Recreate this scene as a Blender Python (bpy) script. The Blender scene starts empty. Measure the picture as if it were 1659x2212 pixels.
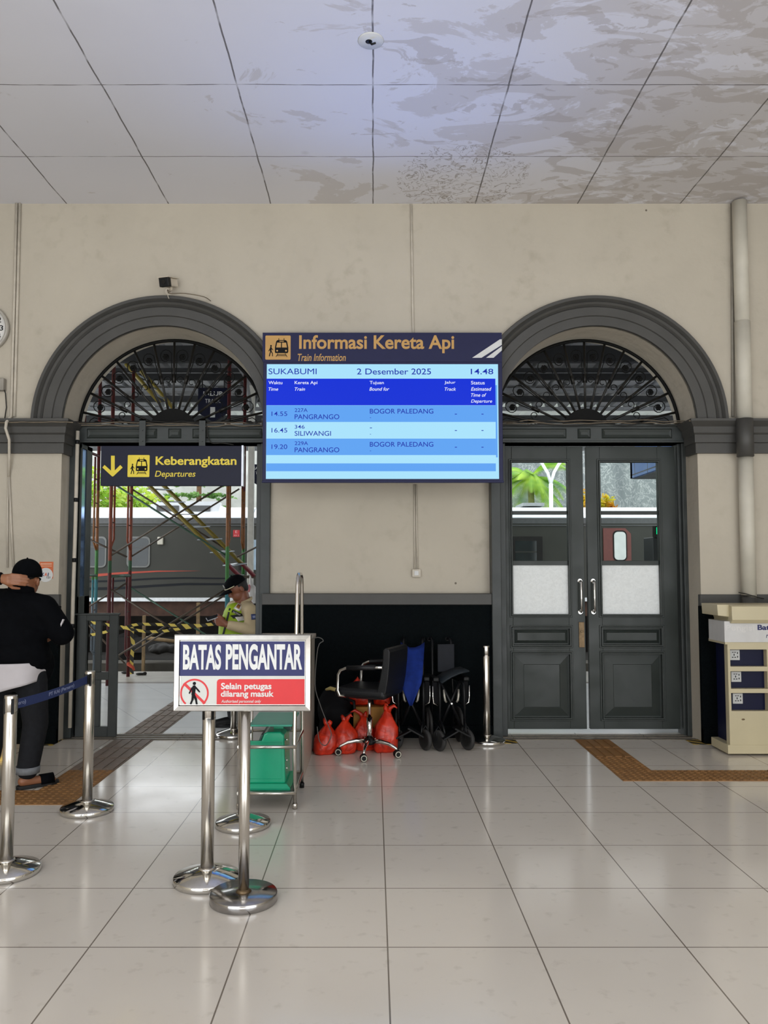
import bpy, bmesh, math, random
from mathutils import Vector, Matrix, Euler
random.seed(7)
S = bpy.context.scene
COL = S.collection
R = math.radians

# ------------------------------------------------------------------ camera
F = 1700.0                       # focal length in pixels of the 1659x2212 frame
CX, HY = 808.0, 1228.0           # principal column, horizon row
TH = R(3.5)                      # upward pitch
CAMZ = 1.5
PPY = HY - F * math.tan(TH)
cd = bpy.data.cameras.new('camera')
cam = bpy.data.objects.new('camera', cd)
COL.objects.link(cam)
cam.location = (0, 0, CAMZ)
cam.rotation_euler = (R(90) + TH, 0, 0)
cd.sensor_width = 36
cd.sensor_fit = 'AUTO'
cd.lens = F / 2212 * 36
cd.shift_x = (829.5 - CX) / 2212
cd.shift_y = (PPY - 1106) / 2212
cd.clip_start = 0.05
cd.clip_end = 400
S.camera = cam

# ------------------------------------------------------------------ world, light, exposure
S.view_settings.view_transform = 'Standard'
S.view_settings.look = 'None'
S.view_settings.exposure = 0.0
S.view_settings.gamma = 1.0
S.view_settings.use_curve_mapping = False
try:
    S.cycles.max_bounces = 10
    S.cycles.diffuse_bounces = 5
    S.cycles.glossy_bounces = 4
    S.cycles.transmission_bounces = 6
    S.cycles.transparent_max_bounces = 8
    S.cycles.sample_clamp_indirect = 6
    S.cycles.use_denoising = True
    S.cycles.caustics_reflective = False
    S.cycles.caustics_refractive = False
except Exception:
    pass
W = bpy.data.worlds.new('overcast_sky')
S.world = W
W.use_nodes = True
_n = W.node_tree.nodes
_bg = _n['Background']
_bg.inputs['Color'].default_value = (0.93, 0.97, 1.0, 1)
_bg.inputs['Strength'].default_value = 3.0

def area_light(name, loc, rot, sx, sy, power, color):
    l = bpy.data.lights.new(name, 'AREA')
    l.shape = 'RECTANGLE'; l.size = sx; l.size_y = sy
    l.energy = power; l.color = color
    o = bpy.data.objects.new(name, l); COL.objects.link(o)
    o.location = loc; o.rotation_euler = rot
    return o
# added upward fill inside the entrance, standing in for daylight bounced off the ground
area_light('entrance_bounce_fill', (0.4, -1.9, 0.15), (R(164), 0, 0), 11.0, 1.6, 385, (0.98, 0.98, 1.0))
# added overhead fill inside the entrance, put there to brighten the near floor
area_light('near_floor_fill', (0.2, -2.5, 4.2), (R(22), 0, 0), 9.0, 0.9, 112, (0.95, 0.98, 1.0))
# added blue lamp before the screen, tinting the ceiling beyond the screen's own glow
_g = area_light('blue_ceiling_fill', (0.25, 6.62, 2.95), (R(-127), 0, 0), 1.7, 0.5, 11, (0.16, 0.34, 1.0))
_g.data.spread = R(95)

# ------------------------------------------------------------------ pixel <-> place
def ray(px, py):
    u = (px - CX) / F; v = (PPY - py) / F
    return Vector((u, math.cos(TH) - v * math.sin(TH), math.sin(TH) + v * math.cos(TH)))
def P(px, py, Y):
    d = ray(px, py); t = Y / d.y
    return Vector((d.x * t, Y, CAMZ + d.z * t))
def G(px, py, z=0.0):
    d = ray(px, py); t = (z - CAMZ) / d.z
    return Vector((d.x * t, d.y * t, z))
def B2(x0, y0, x1, y1, Y):
    a = P(x0, y1, Y); b = P(x1, y0, Y)
    return a.x, a.z, b.x, b.z

# ------------------------------------------------------------------ materials
def lin(c):
    if isinstance(c, str):
        c = c.lstrip('#'); c = [int(c[i:i + 2], 16) / 255 for i in (0, 2, 4)]
    return tuple((x / 12.92 if x <= .04045 else ((x + .055) / 1.055) ** 2.4) for x in c) + (1,)
MATS = {}
def mat(name, col, rough=.5, metal=0, var=.08, scale=12, bump=0, bscale=60, emit=None, estr=1, spec=None, rvar=0, coord='Object'):
    """Principled material whose colour and roughness are broken up by procedural noise."""
    if name in MATS: return MATS[name]
    m = bpy.data.materials.new(name); m.use_nodes = True
    nt = m.node_tree; n = nt.nodes; L = nt.links
    b = n['Principled BSDF']
    c = lin(col)
    b.inputs['Roughness'].default_value = rough
    b.inputs['Metallic'].default_value = metal
    if spec is not None: b.inputs['Specular IOR Level'].default_value = spec
    tc = n.new('ShaderNodeTexCoord')
    if var > 0:
        nz = n.new('ShaderNodeTexNoise'); nz.inputs['Scale'].default_value = scale; nz.inputs['Detail'].default_value = 5
        L.new(tc.outputs[coord], nz.inputs['Vector'])
        mr = n.new('ShaderNodeMapRange')
        mr.inputs['From Min'].default_value = .3; mr.inputs['From Max'].default_value = .7
        mr.inputs['To Min'].default_value = 1 - var; mr.inputs['To Max'].default_value = 1 + var
        L.new(nz.outputs['Fac'], mr.inputs['Value'])
        mx = n.new('ShaderNodeVectorMath'); mx.operation = 'SCALE'
        mx.inputs[0].default_value = c[:3]
        L.new(mr.outputs['Result'], mx.inputs['Scale'])
        L.new(mx.outputs['Vector'], b.inputs['Base Color'])
        if rvar:
            m2 = n.new('ShaderNodeMapRange')
            m2.inputs['From Min'].default_value = .3; m2.inputs['From Max'].default_value = .7
            m2.inputs['To Min'].default_value = max(.02, rough - rvar); m2.inputs['To Max'].default_value = rough + rvar
            L.new(nz.outputs['Fac'], m2.inputs['Value']); L.new(m2.outputs['Result'], b.inputs['Roughness'])
    else:
        b.inputs['Base Color'].default_value = c
    if bump:
        bn = n.new('ShaderNodeTexNoise'); bn.inputs['Scale'].default_value = bscale; bn.inputs['Detail'].default_value = 4
        L.new(tc.outputs[coord], bn.inputs['Vector'])
        bp = n.new('ShaderNodeBump'); bp.inputs['Strength'].default_value = bump; bp.inputs['Distance'].default_value = .01
        L.new(bn.outputs['Fac'], bp.inputs['Height']); L.new(bp.outputs['Normal'], b.inputs['Normal'])
    if emit:
        b.inputs['Emission Color'].default_value = lin(emit); b.inputs['Emission Strength'].default_value = estr
    MATS[name] = m
    return m

def spline(pts, n=6):
    """smooth curve through the given points"""
    p = [Vector(q) for q in pts]; p = [p[0]] + p + [p[-1]]; out = []
    for i in range(1, len(p) - 2):
        for k in range(n):
            t = k / n
            out.append(.5 * ((2 * p[i]) + (p[i + 1] - p[i - 1]) * t + (2 * p[i - 1] - 5 * p[i] + 4 * p[i + 1] - p[i + 2]) * t * t + (3 * p[i] - p[i - 1] - 3 * p[i + 1] + p[i + 2]) * t ** 3))
    return out + [p[-2]]

class NT:
    """small helper for hand made node graphs"""
    def __init__(s, name):
        s.m = bpy.data.materials.new(name); s.m.use_nodes = True
        s.n = s.m.node_tree.nodes; s.L = s.m.node_tree.links; s.b = s.n['Principled BSDF']
        s.tc = s.n.new('ShaderNodeTexCoord'); MATS[name] = s.m
    def link(s, a, b): s.L.new(a, b)
    def math(s, op, a, b=None, c=None):
        x = s.n.new('ShaderNodeMath'); x.operation = op
        for i, v in enumerate((a, b, c)):
            if v is None: continue
            if hasattr(v, 'is_output'): s.L.new(v, x.inputs[i])
            else: x.inputs[i].default_value = v
        return x.outputs[0]
    def noise(s, scale, detail=5, vec=None, dist=0, rough=.5):
        x = s.n.new('ShaderNodeTexNoise'); x.inputs['Scale'].default_value = scale; x.inputs['Detail'].default_value = detail
        x.inputs['Distortion'].default_value = dist; x.inputs['Roughness'].default_value = rough
        s.L.new(vec or s.tc.outputs['Object'], x.inputs['Vector']); return x.outputs['Fac']
    def ramp(s, f, stops):
        x = s.n.new('ShaderNodeValToRGB'); e = x.color_ramp.elements
        while len(e) < len(stops): e.new(.5)
        for k, (p, c) in enumerate(stops):
            e[k].position = p; e[k].color = lin(c) if not isinstance(c, (int, float)) else (c, c, c, 1)
        s.L.new(f, x.inputs['Fac']); return x.outputs['Color']
    def mix(s, f, a, b):
        x = s.n.new('ShaderNodeMix'); x.data_type = 'RGBA'
        for sock, v in ((x.inputs['Factor'], f), (x.inputs['A'], a), (x.inputs['B'], b)):
            if hasattr(v, 'is_output'): s.L.new(v, sock)
            elif isinstance(v, (int, float)): sock.default_value = v
            else: sock.default_value = lin(v)
        return x.outputs['Result']
    def sep(s):
        x = s.n.new('ShaderNodeSeparateXYZ'); s.L.new(s.tc.outputs['Object'], x.inputs[0]); return x.outputs
    def mapping(s, scale):
        x = s.n.new('ShaderNodeMapping'); x.inputs['Scale'].default_value = scale
        s.L.new(s.tc.outputs['Object'], x.inputs[0]); return x.outputs[0]
    def bump(s, h, st, dist=.01):
        x = s.n.new('ShaderNodeBump'); x.inputs['Strength'].default_value = st; x.inputs['Distance'].default_value = dist
        s.L.new(h, x.inputs['Height']); s.L.new(x.outputs['Normal'], s.b.inputs['Normal'])

def line_mask(nt, v, period, off, width):
    """1 on thin lines repeating every `period`"""
    a = nt.math('SUBTRACT', v, off - period / 2)
    a = nt.math('DIVIDE', a, period)
    a = nt.math('FRACT', a)
    a = nt.math('SUBTRACT', a, .5)
    a = nt.math('ABSOLUTE', a)
    return nt.math('LESS_THAN', a, width / period / 2)

# ------------------------------------------------------------------ objects
def tag(o, label=None, cat=None, group=None, kind=None):
    if label: o['label'] = label
    if cat: o['category'] = cat
    if group: o['group'] = group
    if kind: o['kind'] = kind
    return o
def thing(name, label, cat, loc=(0, 0, 0), group=None, kind=None):
    o = bpy.data.objects.new(name, None); COL.objects.link(o)
    o.location = loc; o.empty_display_size = .1
    return tag(o, label, cat, group, kind)
def wloc(o):
    v = Vector((0, 0, 0))
    while o is not None:
        v += o.location; o = o.parent
    return v
def link_mesh(name, me, m, parent=None, smooth=False):
    o = bpy.data.objects.new(name, me); COL.objects.link(o)
    if m:
        me.materials.clear(); me.materials.append(m)
    if parent is not None:
        off = wloc(parent)
        if off.length > 0: me.transform(Matrix.Translation(-off))
        o.parent = parent
    if smooth:
        for p in me.polygons: p.use_smooth = True
    return o
def put_copy(o, parent=None):
    c = o.copy(); COL.objects.link(c); c.parent = parent
    for ch in list(o.children): put_copy(ch, c)
    return c

class MB:
    def __init__(s): s.bm = bmesh.new(); s.sm = []
    def face(s, vs):
        v = [s.bm.verts.new(p) for p in vs]
        return s.bm.faces.new(v)
    def box(s, a, b, rot=None, c=None):
        x0, y0, z0 = [min(a[i], b[i]) for i in range(3)]; x1, y1, z1 = [max(a[i], b[i]) for i in range(3)]
        pts = [Vector(p) for p in ((x0, y0, z0), (x1, y0, z0), (x1, y1, z0), (x0, y1, z0), (x0, y0, z1), (x1, y0, z1), (x1, y1, z1), (x0, y1, z1))]
        if rot is not None:
            cc = Vector(c) if c is not None else Vector(((x0 + x1) / 2, (y0 + y1) / 2, (z0 + z1) / 2))
            pts = [cc + rot @ (p - cc) for p in pts]
        v = [s.bm.verts.new(p) for p in pts]
        for f in ((3, 2, 1, 0), (4, 5, 6, 7), (0, 1, 5, 4), (1, 2, 6, 5), (2, 3, 7, 6), (3, 0, 4, 7)):
            s.bm.faces.new([v[i] for i in f])
        return s
    def cbox(s, c, size, rot=None):
        c = Vector(c); h = Vector(size) / 2
        return s.box(c - h, c + h, rot, c)
    def rings(s, rings, closed=True, cap=True, smooth=True):
        rv = [[s.bm.verts.new(p) for p in r] for r in rings]
        n = len(rv[0])
        for a, b in zip(rv[:-1], rv[1:]):
            for i in range(n if closed else n - 1):
                j = (i + 1) % n
                try:
                    f = s.bm.faces.new((a[i], a[j], b[j], b[i])); f.smooth = smooth
                except ValueError: pass
        if cap and closed:
            for r, rev in ((rv[0], True), (rv[-1], False)):
                try: s.bm.faces.new(r[::-1] if rev else r)
                except ValueError: pass
        return s
    def tube(s, pts, r, n=10, cap=True, smooth=True, closed_path=False):
        pts = [Vector(p) for p in pts]
        rad = r if isinstance(r, (list, tuple)) else [r] * len(pts)
        rings = []; up = None
        N = len(pts)
        for i, p in enumerate(pts):
            if closed_path: t = (pts[(i + 1) % N] - pts[i - 1]).normalized()
            elif i == 0: t = (pts[1] - pts[0]).normalized()
            elif i == N - 1: t = (pts[-1] - pts[-2]).normalized()
            else: t = ((pts[i] - pts[i - 1]).normalized() + (pts[i + 1] - pts[i]).normalized()).normalized()
            if up is None:
                up = Vector((0, 0, 1)) if abs(t.z) < .9 else Vector((1, 0, 0))
            a = t.cross(up).normalized(); b = a.cross(t).normalized(); up = b
            k = 1.0
            if 0 < i < N - 1 and not closed_path:
                cs = (pts[i] - pts[i - 1]).normalized().dot(t); k = 1 / max(.5, cs)
            rings.append([p + (a * math.cos(2 * math.pi * q / n) + b * math.sin(2 * math.pi * q / n)) * rad[i] * (k if abs(k - 1) < .25 else 1) for q in range(n)])
        if closed_path: rings.append(rings[0])
        return s.rings(rings, cap=cap and not closed_path, smooth=smooth)
    def cyl(s, a, b, r, n=16, r2=None):
        return s.tube([a, b], [r, r if r2 is None else r2], n)
    def lathe(s, prof, c=(0, 0, 0), n=32, sx=1, sy=1, rot=None, smooth=True):
        c = Vector(c); rings = []
        for r, z in prof:
            ring = []
            for q in range(n):
                p = Vector((r * sx * math.cos(2 * math.pi * q / n), r * sy * math.sin(2 * math.pi * q / n), z))
                if rot is not None: p = rot @ p
                ring.append(c + p)
            rings.append(ring)
        return s.rings(rings, smooth=smooth)
    def prism(s, pts2, y0, y1, smooth=False):
        """polygon in x,z extruded along y"""
        n = len(pts2)
        area = sum(pts2[i][0] * pts2[(i + 1) % n][1] - pts2[(i + 1) % n][0] * pts2[i][1] for i in range(n))
        if area < 0: pts2 = pts2[::-1]
        a = [s.bm.verts.new((x, y0, z)) for x, z in pts2]; b = [s.bm.verts.new((x, y1, z)) for x, z in pts2]
        s.bm.faces.new(a); s.bm.faces.new(b[::-1])
        for i in range(n):
            j = (i + 1) % n
            f = s.bm.faces.new((a[j], a[i], b[i], b[j])); f.smooth = smooth
        return s
    def prism_x(s, pts2, x0, x1, smooth=False):
        """polygon in y,z extruded along x"""
        n = len(pts2)
        area = sum(pts2[i][0] * pts2[(i + 1) % n][1] - pts2[(i + 1) % n][0] * pts2[i][1] for i in range(n))
        if area < 0: pts2 = pts2[::-1]
        a = [s.bm.verts.new((x0, y, z)) for y, z in pts2]; b = [s.bm.verts.new((x1, y, z)) for y, z in pts2]
        s.bm.faces.new(a[::-1]); s.bm.faces.new(b)
        for i in range(n):
            j = (i + 1) % n
            f = s.bm.faces.new((a[i], a[j], b[j], b[i])); f.smooth = smooth
        return s
    def prism_z(s, pts2, z0, z1):
        n = len(pts2)
        area = sum(pts2[i][0] * pts2[(i + 1) % n][1] - pts2[(i + 1) % n][0] * pts2[i][1] for i in range(n))
        if area < 0: pts2 = pts2[::-1]
        a = [s.bm.verts.new((x, y, z0)) for x, y in pts2]; b = [s.bm.verts.new((x, y, z1)) for x, y in pts2]
        s.bm.faces.new(a[::-1]); s.bm.faces.new(b)
        for i in range(n):
            j = (i + 1) % n
            s.bm.faces.new((a[i], a[j], b[j], b[i]))
        return s
    def ball(s, c, r, n=16, m=10, rot=None):
        r = (r, r, r) if isinstance(r, (int, float)) else r
        c = Vector(c); rings = []
        for i in range(m + 1):
            t = math.pi * i / m; k = max(math.sin(t), .02)
            ring = []
            for q in range(n):
                p = Vector((r[0] * k * math.cos(2 * math.pi * q / n), r[1] * k * math.sin(2 * math.pi * q / n), -r[2] * math.cos(t)))
                if rot is not None: p = rot @ p
                ring.append(c + p)
            rings.append(ring)
        return s.rings(rings)
    def capsule(s, a, ra, b, rb, n=14):
        a = Vector(a); b = Vector(b)
        s.tube([a, b], [ra, rb], n); s.ball(a, ra, n, 8); s.ball(b, rb, n, 8)
        return s
    def ribbon(s, pts, width, thick=.002, wdir=Vector((0, 0, 1))):
        pts = [Vector(p) for p in pts]; rings = []
        for i, p in enumerate(pts):
            t = (pts[min(i + 1, len(pts) - 1)] - pts[max(i - 1, 0)]).normalized()
            w = wdir[i] if isinstance(wdir, list) else wdir
            w = (w - t * w.dot(t)).normalized(); nn = t.cross(w).normalized()
            rings.append([p + w * width / 2 + nn * thick / 2, p - w * width / 2 + nn * thick / 2, p - w * width / 2 - nn * thick / 2, p + w * width / 2 - nn * thick / 2])
        return s.rings(rings, smooth=False)
    def build(s, name, m, parent=None, bevel=0, smooth=False, seg=2):
        bmesh.ops.recalc_face_normals(s.bm, faces=s.bm.faces[:])
        me = bpy.data.meshes.new(name); s.bm.to_mesh(me); s.bm.free()
        o = link_mesh(name, me, m, parent, smooth)
        if bevel:
            md = o.modifiers.new('bevel', 'BEVEL'); md.width = bevel; md.segments = seg; md.limit_method = 'ANGLE'; md.angle_limit = R(50)
        return o
    def mesh(s):
        me = bpy.data.meshes.new('m'); s.bm.to_mesh(me); s.bm.free(); return me

def eval_mesh(me, setup):
    """run modifiers on a mesh and return the resulting mesh data"""
    o = bpy.data.objects.new('work', me); COL.objects.link(o); setup(o)
    dg = bpy.context.evaluated_depsgraph_get(); dg.update()
    out = bpy.data.meshes.new_from_object(o.evaluated_get(dg))
    bpy.data.objects.remove(o); bpy.data.meshes.remove(me)
    return out
def fuse(mb, voxel, smooth=4):
    """merge overlapping volumes into one continuous skin"""
    bmesh.ops.recalc_face_normals(mb.bm, faces=mb.bm.faces[:])
    def st(o):
        r = o.modifiers.new('r', 'REMESH'); r.mode = 'VOXEL'; r.voxel_size = voxel; r.use_smooth_shade = True
        if smooth:
            q = o.modifiers.new('s', 'SMOOTH'); q.factor = .5; q.iterations = smooth
    return eval_mesh(mb.mesh(), st)
def fused(name, mb, voxel, m, parent, smooth=4):
    return link_mesh(name, fuse(mb, voxel, smooth), m, parent, True)

def arc(cx, cz, r, a0, a1, n):
    return [(cx + r * math.cos(a0 + (a1 - a0) * i / n), cz + r * math.sin(a0 + (a1 - a0) * i / n)) for i in range(n + 1)]
def rrect(x0, z0, x1, z1, r, n=5):
    p = []
    for cx, cz, a in ((x1 - r, z0 + r, -90), (x1 - r, z1 - r, 0), (x0 + r, z1 - r, 90), (x0 + r, z0 + r, 180)):
        p += arc(cx, cz, r, R(a), R(a + 90), n)
    return p
def stroke(a, b, w):
    a = Vector(a); b = Vector(b); d = (b - a).normalized(); ang = math.atan2(d.y, d.x)
    return arc(b.x, b.y, w, ang - R(90), ang + R(90), 6) + arc(a.x, a.y, w, ang + R(90), ang + R(270), 6)

FONT_CACHE = {}
def text(name, s, box, Y, m, parent, bold=0, italic=0, thick=.0015, keep=False, back=False):
    """lettering fitted into a world box (x0,z0,x1,z1) on the plane y=Y, facing the hall"""
    cu = bpy.data.curves.new('t', 'FONT'); cu.body = s; cu.size = 1; cu.offset = bold; cu.shear = italic
    cu.resolution_u = 6; cu.extrude = .001
    o = bpy.data.objects.new('t', cu); COL.objects.link(o)
    dg = bpy.context.evaluated_depsgraph_get(); dg.update()
    me = bpy.data.meshes.new_from_object(o.evaluated_get(dg))
    bpy.data.objects.remove(o); bpy.data.curves.remove(cu)
    xs = [v.co.x for v in me.vertices]; ys = [v.co.y for v in me.vertices]
    x0, x1, y0, y1 = min(xs), max(xs), min(ys), max(ys)
    bx0, bz0, bx1, bz1 = box
    kz = (bz1 - bz0) / (y1 - y0); kx = (bx1 - bx0) / (x1 - x0)
    if keep: kx = kz
    for v in me.vertices:
        x, y, z = v.co
        v.co = (bx0 + (x - x0) * kx, Y - (thick if z > 0 else 0), bz0 + (y - y0) * kz)
    return link_mesh(name, me, m, parent)

# ================================================================== the hall
YW, YD = 6.88, 7.20               # front of the arched wall, plane of the doors and of the wall between them
XL, XR = P(352, 918, YW).x, P(1288, 918, YW).x
ZS = P(800, 918, YW).z            # spring line of the arches
RO, RI = 1.150, 0.886
ZC = P(808, 440, YW).z            # ceiling
X0, X1, YB = -6.2, 7.0, -2.8
COR0, COR1 = P(60, 980, YW).z, P(60, 909, YW).z
DAD0, DAD1 = P(60, 1309, YW).z, P(60, 1284, YW).z

# ---- materials of the shell
def mk_cream():
    t = NT('cream_plaster')
    a = t.noise(1.3, 6, dist=.6); b = t.noise(9, 6); c = t.noise(2.6, 3, vec=t.mapping((1, 1, .35)))
    col = t.mix(a, '#aea697', '#beb6a6')
    st = t.math('MULTIPLY', t.ramp(b, [(.5, 0.0), (.78, 1.0)]), t.ramp(c, [(.45, 0.0), (.72, 1.0)]))
    col = t.mix(t.math('MULTIPLY', st, .55), col, '#8f8674')
    x, y, z = t.sep()[:3]
    spots = t.n.new('ShaderNodeTexVoronoi'); spots.inputs['Scale'].default_value = 2.2
    t.link(t.tc.outputs['Object'], spots.inputs['Vector'])
    dots = t.math('LESS_THAN', spots.outputs['Distance'], .022)
    col = t.mix(t.math('MULTIPLY', dots, .8), col, '#4a4034')
    t.link(col, t.b.inputs['Base Color']); t.b.inputs['Roughness'].default_value = .75
    t.bump(t.noise(7, 5), .35, .03)
    return t.m
CREAM = mk_cream()
GREY = mat('grey_masonry_paint', '#41403d', .55, var=.10, scale=5, bump=.12, bscale=18)
DOORGREY = mat('grey_green_door_paint', '#2e3330', .4, spec=.3, var=.12, scale=4, bump=.06, bscale=14, rvar=.1)
FRAMEGREY = mat('worn_grey_frame_paint', '#393d3c', .42, spec=.3, var=.22, scale=6, bump=.10, bscale=20, rvar=.1)
BLACKWALL = mat('black_dado_paint', '#04090b', .8, var=.3, scale=40, spec=.08, bump=.6, bscale=90)

def mk_ceiling():
    t = NT('painted_ceiling_boards')
    x, y, z = t.sep()[:3]
    def yrow(py):
        d = ray(806, py); return d.y * (ZC - CAMZ) / d.z
    y1, y2 = yrow(338), yrow(183)
    px = P(1027, 441, YW).x - P(806, 441, YW).x
    wob = t.math('MULTIPLY', t.math('SUBTRACT', t.noise(3), .5), .02)
    lx = line_mask(t, t.math('ADD', x, wob), px, P(806, 441, YW).x, .011)
    ly = line_mask(t, t.math('ADD', y, wob), y1 - y2, y2, .008)
    joint = t.math('MAXIMUM', lx, ly)
    brk = t.ramp(t.noise(5, 3), [(.34, .35), (.5, 1.0)])
    joint = t.math('MULTIPLY', joint, brk)
    # flaked and re-coated patches, most of them towards the right
    n1 = t.noise(1.15, 8, vec=t.mapping((1, 1.7, 1)), dist=.9, rough=.62)
    side = t.n.new('ShaderNodeMapRange'); side.inputs['From Min'].default_value = -1.6; side.inputs['From Max'].default_value = 2.4
    side.inputs['To Min'].default_value = -.13; side.inputs['To Max'].default_value = .085
    t.link(x, side.inputs['Value'])
    patch = t.ramp(t.math('ADD', n1, side.outputs['Result']), [(.525, 0.0), (.545, 1.0)])
    n2 = t.noise(2.6, 8, vec=t.mapping((1, 1.9, 1)), dist=1.4, rough=.6)
    patch2 = t.ramp(t.math('ADD', n2, side.outputs['Result']), [(.575, 0.0), (.60, 1.0)])
    base = t.mix(t.noise(.8, 4), '#d0d0d6', '#dcdce2')
    col = t.mix(t.math('MULTIPLY', patch, .45), base, '#b3aca5')
    col = t.mix(t.math('MULTIPLY', patch2, .42), col, '#a0978e')
    # a brown tide mark by the crack near the wall
    n3 = t.noise(7, 6, dist=2)
    cx_, cy_ = P(985, 385, YW).x, YW - .45
    d = t.math('SQRT', t.math('ADD', t.math('POWER', t.math('SUBTRACT', x, cx_), 2), t.math('POWER', t.math('SUBTRACT', y, cy_), 2)))
    near = t.math('LESS_THAN', d, .55)
    crack = t.math('MULTIPLY', near, t.ramp(n3, [(.52, 0.0), (.545, 1.0), (.57, 0.0)]))
    col = t.mix(t.math('MULTIPLY', crack, .8), col, '#6f6254')
    vor = t.n.new('ShaderNodeTexVoronoi'); vor.inputs['Scale'].default_value = 1.15; t.link(t.tc.outputs['Object'], vor.inputs['Vector'])
    col = t.mix(t.ramp(vor.outputs['Distance'], [(.0, .5), (.055, 0.0)]), col, '#8a857f')
    col = t.mix(t.math('MULTIPLY', joint, .85), col, '#48423d')
    t.link(col, t.b.inputs['Base Color']); t.b.inputs['Roughness'].default_value = .7
    t.bump(t.noise(4, 6), .15, .02)
    return t.m
CEIL = mk_ceiling()

def mk_floor():
    t = NT('polished_beige_floor_tiles')
    x, y, z = t.sep()[:3]
    ox = G(824, 1620).x; ox = (G(824, 1620).x + G(838, 2205).x) / 2
    px = .592
    ys = [G(800, v).y for v in (1755, 1826, 1921, 2046)]
    py = (ys[0] - ys[3]) / 3
    j = t.math('MAXIMUM', line_mask(t, x, px, ox, .006), line_mask(t, y, py, ys[1], .006))
    col = t.mix(t.noise(2.0, 6), '#cfc7bb', '#d9d2c7')
    col = t.mix(t.math('MULTIPLY', t.ramp(t.noise(14, 6), [(.60, 0.0), (.75, 1.0)]), .25), col, '#8d8271')
    col = t.mix(t.math('MULTIPLY', j, .85), col, '#5b4f42')
    t.link(col, t.b.inputs['Base Color'])
    r = t.n.new('ShaderNodeMapRange'); r.inputs['To Min'].default_value = .07; r.inputs['To Max'].default_value = .22
    t.link(t.noise(3, 5), r.inputs['Value']); t.link(r.outputs['Result'], t.b.inputs['Roughness'])
    t.b.inputs['Specular IOR Level'].default_value = .8
    t.bump(t.noise(1.2, 2), .02, .02)
    return t.m
FLOOR = mk_floor()
def mk_platform():
    t = NT('pale_platform_tiles')
    x, y, z = t.sep()[:3]
    j = t.math('MAXIMUM', line_mask(t, t.math('ADD', x, t.math('MULTIPLY', y, .6)), .8, 0, .008), line_mask(t, y, .8, .35, .008))
    col = t.mix(t.noise(1.6, 7, dist=1), '#c6c8c8', '#dfe0df')
    col = t.mix(t.math('MULTIPLY', j, .5), col, '#7f8488')
    slab = t.math('GREATER_THAN', y, 10.55)
    col = t.mix(slab, col, t.mix(t.noise(6, 6), '#b9b3a6', '#d8d4ca'))
    band = t.math('MULTIPLY', t.math('GREATER_THAN', y, 10.40), t.math('LESS_THAN', y, 10.55))
    col = t.mix(t.math('MULTIPLY', band, .8), col, '#6b5d4b')
    t.link(col, t.b.inputs['Base Color'])
    t.b.inputs['Roughness'].default_value = .22
    return t.m
PLATF = mk_platform()

def struct(name, mb, m, bevel=0, smooth=False):
    return tag(mb.build(name, m, None, bevel, smooth), kind='structure')

struct('floor', MB().box((X0, YB, -.12), (X1, 7.30, 0)), FLOOR)
struct('floor', MB().box((-11, 7.30, -.12), (13, 11.6, 0)), PLATF)
struct('floor', MB().box((-11, 11.45, -1.15), (13, 11.6, -.12)), mat('platform_edge_concrete', '#77736b', .8, var=.3, scale=6))
struct('ceiling', MB().box((X0, YB, ZC), (X1, YW + .5, ZC + .12)), CEIL)
# unseen entrance side: two wide openings, pier added to darken the sign frame's reflections
struct('wall_front', MB().box((-1.0, YB - .4, 0), (1.4, YB, ZC)).box((X0, YB - .4, 4.3), (X1, YB, ZC)), CREAM)
struct('wall_left', MB().box((X0 - .2, YB, 0), (X0, YW, ZC)), CREAM)
struct('wall_right', MB().box((X1, YB, 0), (X1 + .2, YW, ZC)), CREAM)

# arched wall: one slab with two half-round heads
pts = [(X0, ZS), (XL - RI, ZS)] + arc(XL, ZS, RI, math.pi, 0, 48)[1:-1] + [(XL + RI, ZS), (XR - RI, ZS)] \
    + arc(XR, ZS, RI, math.pi, 0, 48)[1:-1] + [(XR + RI, ZS), (X1, ZS), (X1, ZC), (X0, ZC)]
struct('wall_back', MB().prism(pts, YW, YW + .5), CREAM)
struct('wall_back', MB().box((X0, YW, 0), (XL - RI, YW + .5, ZS)), CREAM)
struct('wall_back', MB().box((XR + RI, YW, 0), (X1, YW + .5, ZS)), CREAM)
struct('wall_back', MB().box((XL + RI, YD, 0), (XR - RI, YW + .5, COR0)).box((XL + RI, YW, COR0), (XR - RI, YW + .5, ZS)), CREAM)

def archivolt(name, cx):
    prof = [(RI, .02), (RI, -.03), (.965, -.03), (.972, -.042), (1.045, -.042), (1.055, -.03), (1.07, -.05), (1.085, -.062), (1.10, -.05), (1.115, -.075), (1.14, -.075), (RO, -.05), (RO, .02)]
    mb = MB(); rings = []
    for i in range(49):
        a = math.pi * i / 48
        rings.append([Vector((cx + r * math.cos(a), YW + y, ZS + r * math.sin(a))) for r, y in prof])
    mb.rings(rings, closed=False, smooth=False)
    return struct(name, mb, GREY)
archivolt('trim_1', XL); archivolt('trim_2', XR)

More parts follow.
